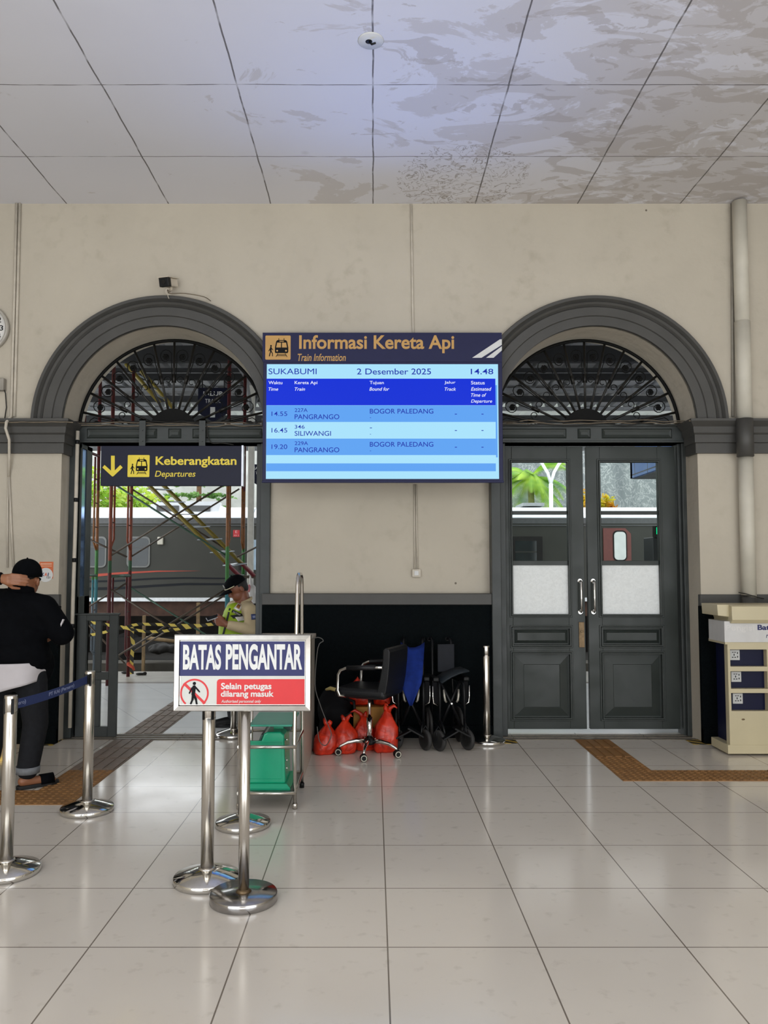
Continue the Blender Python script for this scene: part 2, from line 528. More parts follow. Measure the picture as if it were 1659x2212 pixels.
def cornice(name, xa, xb, out_a, out_b):
    h = COR1 - COR0
    prof = [(0, 0), (-.035, 0), (-.035, .3 * h), (-.05, .32 * h), (-.05, .55 * h), (-.065, .6 * h), (-.075, .72 * h), (-.075, .78 * h), (-.10, .86 * h), (-.12, .93 * h), (-.12, h), (0, h)]
    mb = MB(); rings = []
    # front run with a return into the reveal
    path = []
    for d, z in prof:
        ring = []
        if out_b: ring += [(xa, YW + d, COR0 + z), (xb - d * .8, YW + d, COR0 + z), (xb - d * .8, YD - .13, COR0 + z)]
        elif out_a: ring += [(xa + d * .8, YD - .13, COR0 + z), (xa + d * .8, YW + d, COR0 + z), (xb, YW + d, COR0 + z)]
        else: ring += [(xa, YW + d, COR0 + z), (xb, YW + d, COR0 + z)]
        rings.append([Vector(p) for p in ring])
    mb.rings(rings, closed=False, smooth=False)
    return struct(name, mb, GREY)
cornice('trim_3', X0, XL - RI, False, True)
cornice('trim_4', XR + RI, X1, True, False)
cornice('trim_5', XL + RI, XR - RI, False, False)

# dado rails and black dado
def dado(name, xa, xb, y):
    struct(name, MB().box((xa, y - .035, DAD0), (xb, y + .02, DAD1)), GREY, bevel=.006)
    struct('wall_back', MB().box((xa, y - .022, 0), (xb, y + .02, DAD0)), BLACKWALL)
    struct('baseboard_back', MB().box((xa, y - .05, 0), (xb, y + .02, .13)), BLACKWALL, bevel=.01)
dado('trim_6', X0, XL - RI + .02, YW)
dado('trim_7', XR + RI - .02, X1, YW)
struct('trim_8', MB().box((XL + RI - .03, YD - .12, DAD0), (XR - RI + .03, YD + .02, DAD1)), GREY, bevel=.006)
struct('wall_back', MB().box((XL + RI - .03, YD - .10, 0), (XR - RI + .03, YD + .02, DAD0)), BLACKWALL)
struct('baseboard_back', MB().box((XL + RI - .04, YD - .13, 0), (XR - RI + .04, YD + .02, .11)), BLACKWALL, bevel=.01)

# ---- door frames with panelled transom beams
TZ0, TZ1 = P(1270, 960, YD).z, P(1270, 921, YD).z
def frame(name, cx, extra, wl, wr):
    xa, xb = cx - RI, cx + RI
    mb = MB()
    mb.box((xa - .02, YD - .14, 0), (xa + .065, YD + .12, TZ1)); mb.box((xa + .065, YD - .05, 0), (xa + wl, YD + .12, TZ1))
    mb.box((xb - wr * .6, YD - .06, 0), (xb + .03, YD + .12, TZ1)); mb.box((xb - wr, YD - .02, 0), (xb - wr * .6, YD + .12, TZ1))
    mb.box((xa + .0, YD - .10, TZ0), (xb - .0, YD + .12, TZ1))
    mb.box((xa, YD - .125, TZ1 - .02), (xb, YD + .10, TZ1)); mb.box((xa, YD - .115, TZ0), (xb, YD + .10, TZ0 + .018))
    o = struct(name, mb, FRAMEGREY, bevel=.005)
    zc = (TZ0 + TZ1) / 2
    for pa, pb in ((-.80, -.16), (-.06, .06), (.16, .80)):
        q = MB(); x0, x1 = cx + pa * RI / .886 + extra, cx + pb * RI / .886 + extra
        q.rings([[Vector((x0, YD - .10, zc - .045)), Vector((x1, YD - .10, zc - .045)), Vector((x1, YD - .10, zc + .045)), Vector((x0, YD - .10, zc + .045))],
                 [Vector((x0 + .012, YD - .112, zc - .035)), Vector((x1 - .012, YD - .112, zc - .035)), Vector((x1 - .012, YD - .112, zc + .035)), Vector((x0 + .012, YD - .112, zc + .035))],
                 [Vector((x0 + .03, YD - .104, zc - .012)), Vector((x1 - .03, YD - .104, zc - .012)), Vector((x1 - .03, YD - .104, zc + .012)), Vector((x0 + .03, YD - .104, zc + .012))]], smooth=False)
        q.build('transom_panel', DOORGREY, o)
    return o
FR1 = frame('door_1', XL, .05, .075, .10)
FR2 = frame('door_2', XR, -.05, .125, .06)

# ---- the closed double door on the right
GLASS = None
def mk_glass():
    """thin, slightly dusty pane: clear with an uneven faint tint, reflective towards grazing angles"""
    m = bpy.data.materials.new('thin_window_glass'); m.use_nodes = True
    nt = m.node_tree; n = nt.nodes; n.clear(); L = nt.links
    out = n.new('ShaderNodeOutputMaterial'); mx = n.new('ShaderNodeMixShader')
    tr = n.new('ShaderNodeBsdfTransparent'); tr.inputs[0].default_value = (.92, .95, .94, 1)
    gl = n.new('ShaderNodeBsdfGlossy'); gl.inputs['Roughness'].default_value = .05
    tc = n.new('ShaderNodeTexCoord'); nz = n.new('ShaderNodeTexNoise'); nz.inputs['Scale'].default_value = 3; L.new(tc.outputs['Object'], nz.inputs['Vector'])
    rp = n.new('ShaderNodeValToRGB'); rp.color_ramp.elements[0].color = (.84, .87, .86, 1); rp.color_ramp.elements[1].color = (.95, .98, .97, 1)
    L.new(nz.outputs['Fac'], rp.inputs['Fac']); L.new(rp.outputs[0], tr.inputs[0])
    fr = n.new('ShaderNodeFresnel'); fr.inputs[0].default_value = 1.5
    hf = n.new('ShaderNodeMapRange'); hf.inputs['From Min'].default_value = .065; L.new(fr.outputs[0], hf.inputs['Value'])
    L.new(hf.outputs['Result'], mx.inputs[0]); L.new(tr.outputs[0], mx.inputs[1]); L.new(gl.outputs[0], mx.inputs[2])
    L.new(mx.outputs[0], out.inputs[0]); MATS['glass'] = m
    return m
GLASS = mk_glass()
def mk_frost():
    m = bpy.data.materials.new('frosted_white_pane'); m.use_nodes = True
    nt = m.node_tree; n = nt.nodes; n.clear(); L = nt.links
    out = n.new('ShaderNodeOutputMaterial'); mx = n.new('ShaderNodeMixShader'); mx.inputs[0].default_value = .3
    df = n.new('ShaderNodeBsdfDiffuse'); tl = n.new('ShaderNodeBsdfTranslucent')
    tc = n.new('ShaderNodeTexCoord'); wv = n.new('ShaderNodeTexNoise'); wv.inputs['Scale'].default_value = 30; wv.inputs['Distortion'].default_value = 1.5
    L.new(tc.outputs['Object'], wv.inputs['Vector'])
    rp = n.new('ShaderNodeValToRGB'); rp.color_ramp.elements[0].position = .35; rp.color_ramp.elements[1].position = .65
    rp.color_ramp.elements[0].color = (.88, .90, .89, 1); rp.color_ramp.elements[1].color = (.96, .98, .97, 1)
    L.new(wv.outputs['Fac'], rp.inputs['Fac'])
    L.new(rp.outputs[0], df.inputs[0]); L.new(rp.outputs[0], tl.inputs[0])
    L.new(df.outputs[0], mx.inputs[1]); L.new(tl.outputs[0], mx.inputs[2]); L.new(mx.outputs[0], out.inputs[0])
    MATS['frost'] = m
    return m
FROST = mk_frost()
CHROME = mat('polished_chrome', '#d7d5d0', .10, 1, var=.05, scale=30)
STEEL = mat('brushed_stainless_steel', '#cfcac2', .24, 1, var=.02, scale=8, rvar=.02)
BRASS = mat('worn_brass_lock', '#6a5840', .45, .7, var=.3, scale=40)
BLACK = mat('black_plastic', '#08090a', .5, var=.2, spec=.3)

def leaf(x0, x1, gx0, gx1, lockside):
    y0, y1 = YD + .02, YD + .065
    zt = P(1250, 964, YD).z; zb = .05
    zg1, zg0 = P(1250, 998, YD).z, P(1250, 1327, YD).z
    m1a, m1b = P(1250, 1103, YD).z, P(1250, 1111, YD).z
    m2a, m2b = P(1250, 1211, YD).z, P(1250, 1221, YD).z
    p1a, p1b = P(1250, 1358, YD).z, P(1250, 1393, YD).z
    p2a, p2b = P(1250, 1414, YD).z, P(1250, 1551, YD).z
    root = MB()
    root.box((x0, y0, zb), (gx0, y1, zt)); root.box((gx1, y0, zb), (x1, y1, zt))
    for a, b in ((zg1, zt), (p1a, zg0), (p2a, p1b), (zb, p2b), (m1b, m1a), (m2b, m2a)):
        root.box((gx0, y0 + (.01 if a - b < .06 and a < zg1 and a > zg0 else 0), a), (gx1, y1, b))
    lf = root.build('door_leaf', DOORGREY, FR2, bevel=.003)
    # mouldings
    for a, b in ((zg1, zg0), (p1a, p1b), (p2a, p2b)):
        mo = MB()
        for k, (w, d) in enumerate(((.034, .012), (.018, .020))):
            o_ = .022 - .016 * k
            mo.box((gx0 - o_ - .008, y0 - d, b - o_ - .008), (gx1 + o_ + .008, y0, b - o_ + .006)); mo.box((gx0 - o_ - .008, y0 - d, a + o_ - .006), (gx1 + o_ + .008, y0, a + o_ + .008))
            mo.box((gx0 - o_ - .008, y0 - d, b - o_), (gx0 - o_ + .006, y0, a + o_)); mo.box((gx1 + o_ - .006, y0 - d, b - o_), (gx1 + o_ + .008, y0, a + o_))
        mo.build('moulding', DOORGREY, lf, bevel=.003)
    for a, b in ((p1a, p1b), (p2a, p2b)):
        k = .035 if a - b < .3 else .09
        q = MB(); yy = y0 + .018
        def rg(d, y): return [Vector((gx0 + d, y, b + d)), Vector((gx1 - d, y, b + d)), Vector((gx1 - d, y, a - d)), Vector((gx0 + d, y, a - d))]
        q.rings([rg(0, yy + .02), rg(0, yy), rg(.012, yy), rg(k, yy - .016), rg(k + .004, yy - .012)], smooth=False)
        q.build('raised_panel', DOORGREY, lf)
    for a, b, m, nm in ((zg1, m1a, GLASS, 'pane'), (m1b, m2a, GLASS, 'pane'), (m2b, zg0, FROST, 'pane')):
        o = MB().box((gx0 - .004, y0 + .022, b - .004), (gx1 + .004, y0 + .026, a + .004)).build(nm, m, lf)
        if m is FROST: o['label'] = 'frosted white lower pane'
    hx = x1 - .045 if lockside else x0 + .045
    za, zb2 = P(1280, 1255, YD).z, P(1280, 1322, YD).z
    h = MB().tube([(hx, y0, za), (hx, y0 - .035, za), (hx, y0 - .05, za - .015), (hx, y0 - .05, zb2 + .015), (hx, y0 - .035, zb2), (hx, y0, zb2)], .0095, 12)
    h.cyl((hx, y0, za), (hx, y0 - .008, za), .02); h.cyl((hx, y0, zb2), (hx, y0 - .008, zb2), .02)
    h.build('handle', CHROME, lf)['label'] = 'chrome pull handle'
    if lockside:
        q = MB().box((x1 - .062, y0 - .01, P(1260, 1399, YD).z), (x1 - .012, y0, P(1260, 1344, YD).z))
        q.cyl((x1 - .037, y0 - .018, P(1260, 1364, YD).z), (x1 - .037, y0, P(1260, 1364, YD).z), .011)
        q.build('lock_plate', BRASS, lf, bevel=.002)
    return lf
px_ = lambda v: P(v, 1300, YD).x
leaf(px_(1090), px_(1265), px_(1109), px_(1230), True)
leaf(px_(1272), px_(1466), px_(1302), px_(1428), False)

# ---- sill rails across both doorways
SILLM = mat('dark_sill_rail', '#5a5348', .4, .3, var=.3, scale=20)
for k, cx in enumerate((XL, XR)):
    mb = MB()
    for y in (7.02, 7.11, 7.20): mb.box((cx - RI + .02, y - .016, 0), (cx + RI - .02, y + .016, .008))
    struct('trim_%d' % (9 + k), mb, SILLM)

# ---- wrought iron fanlights
IRON = mat('black_wrought_iron', '#070706', .6, 0, spec=.15, var=.4, scale=30)
RUST = mat('iron_with_flaked_cream_paint', '#15130f', .5, .2, var=.5, scale=20)
def fanlight(name, cx, label):
    y = YD + .03; zb = ZS - .01
    root = thing(name, label, 'window grille', (cx, y, zb), 'fanlight grilles over the doorways')
    c = Vector((cx, y, zb)); ro = RI - .005
    def pt(r, a, dy=0): return Vector((cx + r * math.cos(a), y + dy, zb + r * math.sin(a)))
    MB().tube([pt(ro - .012, math.pi * i / 48) for i in range(49)], .016, 8).build('outer_ring', IRON, root)
    MB().box((cx - ro, y - .012, zb - .012), (cx + ro, y + .012, zb + .012)).box((cx - ro, y - .01, zb + .032), (cx + ro, y + .01, zb + .05)).build('bottom_rail', IRON, root)
    hub = MB(); hub.prism(arc(cx, zb, .225, 0, math.pi, 24), y - .02, y + .02); hub.build('hub', IRON, root)
    N = 14
    for i in range(1, N):
        a = math.pi * i / N
        b = MB(); b.tube([pt(.2, a), pt(ro - .01, a)], .0115, 8)
        b.tube([pt(.47, a), pt(.55, a)], .0155, 8)
        b.build('spoke', RUST, root)
    def scroll(r0, a0, size, sgn, turns=1.35):
        p = []
        for i in range(19):
            t = i / 18; ang = R(90) + sgn * t * turns * 2 * math.pi * .62; rad = size * (1 - .72 * t)
            p.append((rad, ang))
        base = pt(r0, a0); e1 = Vector((math.cos(a0), 0, math.sin(a0))); e2 = Vector((-math.sin(a0), 0, math.cos(a0)))
        cen = base + e2 * 0
        tail = [pt(r0 - size * 2.2, a0 + sgn * -.0) + e2 * (-sgn * size * .9), pt(r0 - size * 1.0, a0) + e2 * (-sgn * size * 1.0)]
        return [tail[0]] + [cen + e1 * (rad * math.sin(ang)) + e2 * (-sgn * rad * math.cos(ang) * -1 if False else sgn * rad * -math.cos(ang) * -1) for rad, ang in p]
    for i in range(N):
        a = math.pi * (i + .5) / N
        sgn = 1 if i < N / 2 else -1
        sc = MB()
        rr = .72; w = math.pi / N * rr * .40
        sp = []
        for k in range(22):          # long stem ending in a curl
            t = k / 21
            if t < .4: sp.append(pt(.47 + (rr - .47) * t / .4, a + sgn * .075))
            else:
                q = (t - .4) / .6; ang = R(0) + q * R(400); rad = w * (1 - .6 * q)
                e1 = Vector((math.cos(a), 0, math.sin(a))); e2 = Vector((-math.sin(a), 0, math.cos(a)))
                sp.append(pt(rr, a) + e2 * sgn * rad * math.cos(ang) + e1 * rad * 1.15 * math.sin(ang))
        sc.tube(sp, .0042, 6)
        sp = []
        for k in range(14):
            q = k / 13; ang = q * R(330); rad = .036 * (1 - .5 * q)
            e1 = Vector((math.cos(a), 0, math.sin(a))); e2 = Vector((-math.sin(a), 0, math.cos(a)))
            sp.append(pt(.50, a) + e2 * -sgn * rad * math.cos(ang) + e1 * rad * math.sin(ang))
        sc.tube(sp, .004, 6)
        sc.build('scroll', IRON, root)
        fl = MB(); fc = pt(rr - .002, a, -.004)
        for k in range(6): fl.ball(fc + Vector((math.cos(k * R(60)) * .017, 0, math.sin(k * R(60)) * .017)), (.013, .008, .013), 8, 5)
        fl.ball(fc, (.012, .013, .012), 8, 5)
        fl.build('rosette', IRON, root)
    return root
fanlight('fanlight_grille', XL, 'black wrought iron half-round fanlight grille above the open departures doorway')
fanlight('fanlight_grille', XR, 'black wrought iron half-round fanlight grille above the closed grey double door')

# ================================================================== train information board
NAVY = mat('navy_sign_face', '#171a40', .5, var=.05, spec=.3)
NAVYD = mat('dark_navy_sign_face', '#0b1029', .5, var=.05, spec=.3)
GOLD = mat('gold_lettering', '#b98f4e', .4, var=.06)
YELLOW = mat('yellow_lettering', '#e3cc2c', .4, var=.05)
WHITEP = mat('white_print', '#cbccca', .5, var=.04)
INK = mat('black_print', '#0c0d11', .6, var=.05, spec=.15)
def lit(name, col, s):
    return mat(name, '#020202', .3, var=0, emit=col, estr=s, spec=.1)
SC_LIGHT = lit('lit_pale_cyan_screen', '#a9e2fb', 1.0)
SC_MID = lit('lit_mid_blue_screen', '#5fa3f2', 1.0)
SC_BLUE = lit('lit_royal_blue_screen', '#0a2fd6', 1.0)
SC_TXT = lit('lit_screen_blue_text', '#1a2fa8', 1.0)
SC_WHT = lit('lit_screen_white_text', '#f2f6ff', 1.0)

def pictogram(px0, py0, px1, py1, Y, tilem, parent, rounded=True):
    x0, z0, x1, z1 = B2(px0, py0, px1, py1, Y)
    w, h = x1 - x0, z1 - z0
    t = MB(); t.prism(rrect(x0, z0, x1, z1, .04 * w), Y - .003, Y)
    t = t.build('pictogram_tile', tilem, parent)
    k = lambda a, b: (x0 + a * w, z0 + b * h)
    m = MB(); ya, yb = Y - .0045, Y - .003
    m.prism([k(*p) for p in ((.38, .32), (.40, .27), (.88, .27), (.91, .32), (.91, .50), (.86, .76), (.80, .81), (.48, .81), (.43, .76), (.38, .50))], ya, yb)
    for a, b in (((.53, .815), (.53, .875)), ((.74, .815), (.74, .875))): m.prism(stroke(k(*a), k(*b), .012 * w), ya, yb)
    for a, b in (((.50, .25), (.43, .12)), ((.79, .25), (.86, .12)), ((.45, .16), (.84, .16)), ((.48, .21), (.81, .21))): ya -= .00008; m.prism(stroke(k(*a), k(*b), .011 * w), ya, yb)
    # walking person
    cx_, cz_ = k(.225, .57); m.prism(arc(cx_, cz_, .035 * w, 0, 2 * math.pi, 12)[:-1], ya, yb)
    for a, b, r in (((.22, .50), (.215, .36), .032), ((.22, .36), (.165, .15), .018), ((.225, .36), (.28, .26), .018), ((.28, .26), (.285, .15), .016), ((.21, .49), (.14, .36), .013), ((.23, .49), (.30, .40), .013)):
        ya -= .00008; m.prism(stroke(k(*a), k(*b), r * w), ya, yb)
    m.build('pictogram', INK, parent)
    d = MB(); yc = Y - .0065; ya = Y - .0045
    for q in (((.43, .50), (.62, .50), (.62, .70), (.47, .70)), ((.66, .50), (.86, .50), (.82, .70), (.66, .70))): d.prism([k(*p) for p in q], yc, ya)
    d.prism([k(*p) for p in ((.56, .74), (.73, .74), (.73, .775), (.56, .775))], yc, ya)
    for a in (.47, .82):
        cx_, cz_ = k(a, .365); d.prism(arc(cx_, cz_, .035 * w, 0, 2 * math.pi, 12)[:-1], yc, ya)
    d.build('pictogram_detail', tilem, parent)

YBRD = 6.70
bx0, bz0, bx1, bz1 = B2(566.5, 718.5, 1084, 1042, YBRD)
board = thing('information_board', 'big navy train information board with lit blue timetable screen high on the wall', 'information board', ((bx0 + bx1) / 2, YBRD, bz0))
cas = MB().box((bx0, YBRD, bz0), (bx1, YW - .13, bz1)); cas.box((bx0 - .004, YBRD - .012, bz0 - .004), (bx1 + .004, YBRD, bz0 + .014))
cas.build('casing', NAVY, board, bevel=.004)
for x_ in (-.35, .35): MB().box((x_ - .05, YW - .14, COR1 + .02), (x_ + .05, YW - .002, bz1 - .1)).build('wall_bracket', STEEL, board)
hx0, hz0, hx1, hz1 = B2(567, 719, 1083.5, 782, YBRD)
MB().box((hx0, YBRD - .006, hz0), (hx1, YBRD, hz1)).build('header_panel', NAVY, board)
YT = YBRD - .006
text('lettering', 'Informasi Kereta Api', B2(646, 724, 981, 763, YT), YT, GOLD, board, bold=.022)
text('lettering', 'Train Information', B2(643, 764, 747, 780, YT), YT, GOLD, board, bold=.012, italic=.2)
pictogram(573, 725, 628, 777, YT, GOLD, board)
st = MB()
for q in (((1020, 773), (1080, 733), (1084, 733), (1084, 745), (1040, 773)), ((1050, 773), (1084, 748), (1084, 757), (1066, 773))):
    st.prism([(P(a, b, YT).x, P(a, b, YT).z) for a, b in q], YT - .002, YT)
st.build('stripe_emblem', WHITEP, board)
def plate(name, box, m, y0, y1, parent): return MB().box((box[0], y0, box[1]), (box[2], y1, box[3])).build(name, m, parent)
scr = plate('screen', B2(574.5, 787, 1075.5, 1034.5, YBRD), SC_LIGHT, YBRD - .004, YBRD, board)
YS = YBRD - .004
plate('screen_band', B2(575, 818, 1070, 875.5, YS), SC_BLUE, YS - .001, YS, scr)
for a, b in ((876, 911.5), (947.5, 983), (1001, 1018)):
    plate('screen_band', B2(575, a, 1071, b, YS), SC_MID, YS - .001, YS, scr)
plate('scroll_bar', B2(1071.5, 832, 1073.5, 988, YS), SC_MID, YS - .001, YS, scr)
YS -= .001
for s, b, m, bo, it in (
        ('SUKABUMI', (580, 796, 684, 808.5), SC_TXT, 0, 0), ('2 Desember 2025', (771, 796, 931, 809), SC_TXT, .012, 0), ('14.48', (1017, 796.5, 1065.5, 808.5), SC_TXT, .012, 0),
        ('Waktu', (580, 823, 610, 830), SC_WHT, .02, 0), ('Time', (580, 837, 601, 844), SC_WHT, .02, .25),
        ('Kereta Api', (636.5, 823, 685.5, 832), SC_WHT, .02, 0), ('Train', (636.5, 837, 659, 844), SC_WHT, .02, .25),
        ('Tujuan', (798.5, 823, 829, 832), SC_WHT, .02, 0), ('Bound for', (798, 836.5, 841, 844), SC_WHT, .02, .25),
        ('Jalur', (960, 823, 984, 830.5), SC_WHT, .02, 0), ('Track', (960.5, 837, 985, 844), SC_WHT, .02, .25),
        ('Status', (1017.5, 823, 1047, 830.5), SC_WHT, .02, 0), ('Estimated', (1017.5, 836.5, 1061.5, 844), SC_WHT, .02, .25),
        ('Time of', (1017.5, 849.5, 1050.5, 857), SC_WHT, .02, .25), ('Departure', (1017.5, 863, 1063, 872), SC_WHT, .02, .25),
        ('14.55', (586.5, 889, 620.5, 898.5), SC_TXT, .004, 0), ('227A', (636.5, 882, 664.5, 890), SC_TXT, .006, 0), ('PANGRANGO', (636.5, 895, 733, 905.5), SC_TXT, .010, 0),
        ('BOGOR PALEDANG', (799, 883, 936, 893.5), SC_TXT, .010, 0), ('-', (799, 902, 801.5, 903), SC_TXT, 0, 0),
        ('16.45', (586.5, 924.5, 620.5, 934.5), SC_TXT, .004, 0), ('346', (636.5, 918, 658, 926), SC_TXT, .006, 0), ('SILIWANGI', (636.5, 931, 715, 941.5), SC_TXT, .010, 0),
        ('-', (799, 923.5, 803.5, 925), SC_TXT, 0, 0), ('-', (799, 937.5, 801.5, 938.5), SC_TXT, 0, 0),
        ('19.20', (586.5, 960, 620.5, 970), SC_TXT, .004, 0), ('229A', (636.5, 953.5, 665.5, 961.5), SC_TXT, .006, 0), ('PANGRANGO', (636.5, 966.5, 733, 977), SC_TXT, .010, 0),
        ('BOGOR PALEDANG', (799, 954.5, 936, 965), SC_TXT, .010, 0), ('-', (799, 973.5, 801.5, 974.5), SC_TXT, 0, 0)):
    text('lettering', s, B2(*b, YS), YS, m, scr, bold=bo * (.45 if m is SC_TXT else .2), italic=it, thick=.0006)
for y in (893.8, 929.3, 965.2):
    for x in (982.5, 1040): text('lettering', '-', B2(x, y, x + 4.5, y + 1.6, YS), YS, SC_TXT, scr, thick=.0006)

# ================================================================== hanging departures sign
YSG = YD - .17
sx0, sz0, sx1, sz1 = B2(216.5, 963, 523, 1049, YSG)
dep = thing('departures_sign', 'dark navy hanging departures sign with yellow arrow and lettering in the open doorway', 'sign', ((sx0 + sx1) / 2, YSG, sz0))
MB().box((sx0, YSG, sz0), (sx1, YSG + .06, sz1)).build('panel', NAVYD, dep, bevel=.003)
MB().box((sx1 - .004, YSG - .002, sz0 - .004), (sx1 + .012, YSG + .064, sz1 + .004)).build('edge_strip', mat('pale_aluminium_edge', '#b9bcc4', .3, .6), dep)
for xx in (307, 436.5):
    x, z1_ = P(xx, 905, YSG).x, P(xx, 905, YSG).z
    b = MB().box((x - .028, YSG + .012, sz1 - .005), (x + .028, YSG + .022, z1_)).box((x - .028, YSG + .012, z1_ - .012), (x + .028, YD + .0, z1_))
    for zz in (.10, .2): b.cyl((x, YSG + .004, z1_ - zz), (x, YSG + .014, z1_ - zz), .008, 8)
    b.build('bracket', FRAMEGREY, dep)
ar = MB()
def pz(a, b, Y): p = P(a, b, Y); return (p.x, p.z)
ar.prism([pz(240, 984.5, YSG), pz(248, 984.5, YSG), pz(248, 1025, YSG), pz(240, 1025, YSG)], YSG - .003, YSG)
ar.prism([pz(a, b, YSG) for a, b in ((221.5, 1010, ), (226, 1004.5), (244, 1020.5), (260, 1004.5), (265, 1010), (246, 1028), (243.5, 1029.5), (241, 1028))], YSG - .0032, YSG)
ar.build('arrow', YELLOW, dep)
pictogram(275.5, 983, 323.5, 1030.5, YSG, YELLOW, dep)
text('lettering', 'Keberangkatan', B2(336, 986, 511, 1010, YSG), YSG, YELLOW, dep, bold=.022)
text('lettering', 'Departures', B2(334.5, 1017, 422.5, 1034, YSG), YSG, YELLOW, dep, bold=.006, italic=.2)

# ================================================================== boundary sign on its stand
ALU = mat('mirror_polished_aluminium_frame', '#96938e', .2, 1, var=.2, scale=9, bump=.05, bscale=6)
YB0 = 3.46
base = G(526, 1946)
YB0 = base.y - .03
gx0, gz0, gx1, gz1 = B2(374, 1371, 672, 1536.5, YB0)
bs = thing('boundary_sign', 'framed visitor limit sign in navy, white and red on a steel floor stand', 'sign', (base.x, base.y, 0))
fx0, fz0, fx1, fz1 = B2(388, 1385, 658.5, 1522, YB0)
rings = [[Vector(p) for p in ((gx0, YB0 + d, gz0), (gx1, YB0 + d, gz0), (gx1, YB0 + d, gz1), (gx0, YB0 + d, gz1))] for d in (.025, 0)]
rings += [[Vector(p) for p in ((gx0 + k, YB0 + d, gz0 + k), (gx1 - k, YB0 + d, gz0 + k), (gx1 - k, YB0 + d, gz1 - k), (gx0 + k, YB0 + d, gz1 - k))] for k, d in ((.003, -.003), (.024, -.004), (.027, .004))]
MB().rings(rings, smooth=False).build('frame', ALU, bs)
MB().box((fx0, YB0 + .003, fz0), (fx1, YB0 + .012, fz1)).build('panel', mat('white_sign_panel', '#bdbeb9', .4, var=.03), bs)
YP = YB0 + .003
SNAVY = mat('sign_navy_print', '#1f2358', .4, var=.05, spec=.3); SRED = mat('sign_red_print', '#c4161c', .45, var=.05)
plate('title_field', B2(388.5, 1385.5, 658, 1460, YP), SNAVY, YP - .001, YP, bs)
text('lettering', 'BATAS', B2(395, 1392, 478, 1447, YP - .001), YP - .001, WHITEP, bs, bold=.035)
text('lettering', 'PENGANTAR', B2(487.5, 1391, 653, 1447, YP - .001), YP - .001, WHITEP, bs, bold=.035)
rx0, rz0, rx1, rz1 = B2(468, 1467, 658, 1521.5, YP)
MB().prism([(rx0, rz0), (rx1, rz0), (rx1, rz1)] + [(rx0 + .012, rz1), (rx0 + .004, rz1 - .004), (rx0, rz1 - .012)], YP - .001, YP).build('notice_field', SRED, bs)
text('lettering', 'Selain petugas', B2(477.5, 1475, 586.5, 1493, YP - .001), YP - .001, WHITEP, bs, bold=.025)
text('lettering', 'dilarang masuk', B2(477, 1492, 591.5, 1509, YP - .001), YP - .001, WHITEP, bs, bold=.025)
text('lettering', 'Authorised personnel only', B2(478, 1511.5, 564, 1520, YP - .001), YP - .001, WHITEP, bs, bold=.004, italic=.22)
pc = P(420, 1497.5, YP); pr = P(451, 1497, YP).x - pc.x
rg = MB()
def clipz(pts_): return [(x, max(z, fz0 + .0005)) for x, z in pts_]
a0 = math.asin(max(-1, (fz0 - pc.z) / pr))
rg.prism(arc(pc.x, pc.z, pr, a0, math.pi - a0, 40) + arc(pc.x, pc.z, pr - .008, math.pi - a0, a0, 40), YP - .001, YP)
rg.prism(clipz([(pc.x - .053, pc.z + .041), (pc.x - .044, pc.z + .049), (pc.x + .053, pc.z - .043), (pc.x + .044, pc.z - .05)]), YP - .0012, YP)
rg.build('prohibition_ring', SRED, bs)
wk = MB(); ya, yb = YP - .0022, YP
q = lambda a, b: (P(a, b, YP).x, P(a, b, YP).z)
sc = 3.4 / 1700
wk.prism(arc(*q(420, 1476.3), 3.7 * sc, 0, 2 * math.pi, 14)[:-1], ya, yb)
for a, b, r in (((419.5, 1484), (417.5, 1500), 4.0), ((415, 1486), (409.5, 1497), 1.7), ((423, 1485), (429, 1492), 1.7), ((429, 1492), (431, 1494.3), 1.4), ((417, 1501), (416, 1511), 2.6), ((416, 1511), (412.5, 1519.5), 2.0), ((419, 1501), (423.5, 1511), 2.6), ((423.5, 1511), (425.2, 1521), 2.0)):
    ya -= .00012; wk.prism(clipz(stroke(q(*a), q(*b), r * sc)), ya, yb)
wk.build('walking_figure', INK, bs)
MB().tube([(base.x, base.y, .02), (base.x, base.y, gz0 + .004)], .0245, 24).build('pole', STEEL, bs)
MB().box((gx0 + .02, YB0 + .012, gz0 + .01), (gx1 - .02, YB0 + .024, gz1 - .01)).build('back_plate', STEEL, bs)
BASEM = mat('scuffed_mirror_steel_base', '#a9a7a6', .16, 1, var=.22, scale=14, rvar=.08)
MB().lathe([(.001, 0), (.149, 0), (.152, .004), (.152, .036), (.149, .040), (.03, .042), (.001, .042)], (base.x, base.y, 0), 48).build('base', BASEM, bs)
MB().lathe([(.0246, .041), (.036, .042), (.028, .050), (.0246, .054)], (base.x, base.y, 0), 20).build('weld', BRASS, bs)

# ================================================================== stanchions
def stanchion(label, x, y, h=.86, rot=0):
    root = thing('barrier_post', label, 'barrier post', (x, y, 0), 'steel barrier posts')
    MB().lathe([(.001, 0), (.155, 0), (.160, .004), (.160, .026), (.156, .031), (.05, .062), (.035, .064), (.001, .064)], (x, y, 0), 48).build('base', CHROME, root)
    MB().lathe([(.033, .06), (.042, .061), (.042, .066), (.033, .07)], (x, y, 0), 28).build('collar', STEEL, root)
    MB().lathe([(.031, .06), (.031, h - .085), (.0295, h - .083), (.0295, h - .08), (.031, h - .078), (.031, h - .004), (.029, h), (.001, h)], (x, y, 0), 28).build('pole', STEEL, root)
    for k in range(4):
        a = rot + k * math.pi / 2
        d = Vector((math.cos(a), math.sin(a), 0)); t = Vector((-d.y, d.x, 0))
        c = Vector((x, y, h - .052)) + d * .0285
        MB().cbox(c, (.010, .014, .075), Matrix.Rotation(a, 3, 'Z')).build('belt_slot', BLACK, root)
    return root
s1 = G(13, 1886); s2 = G(188, 1752)
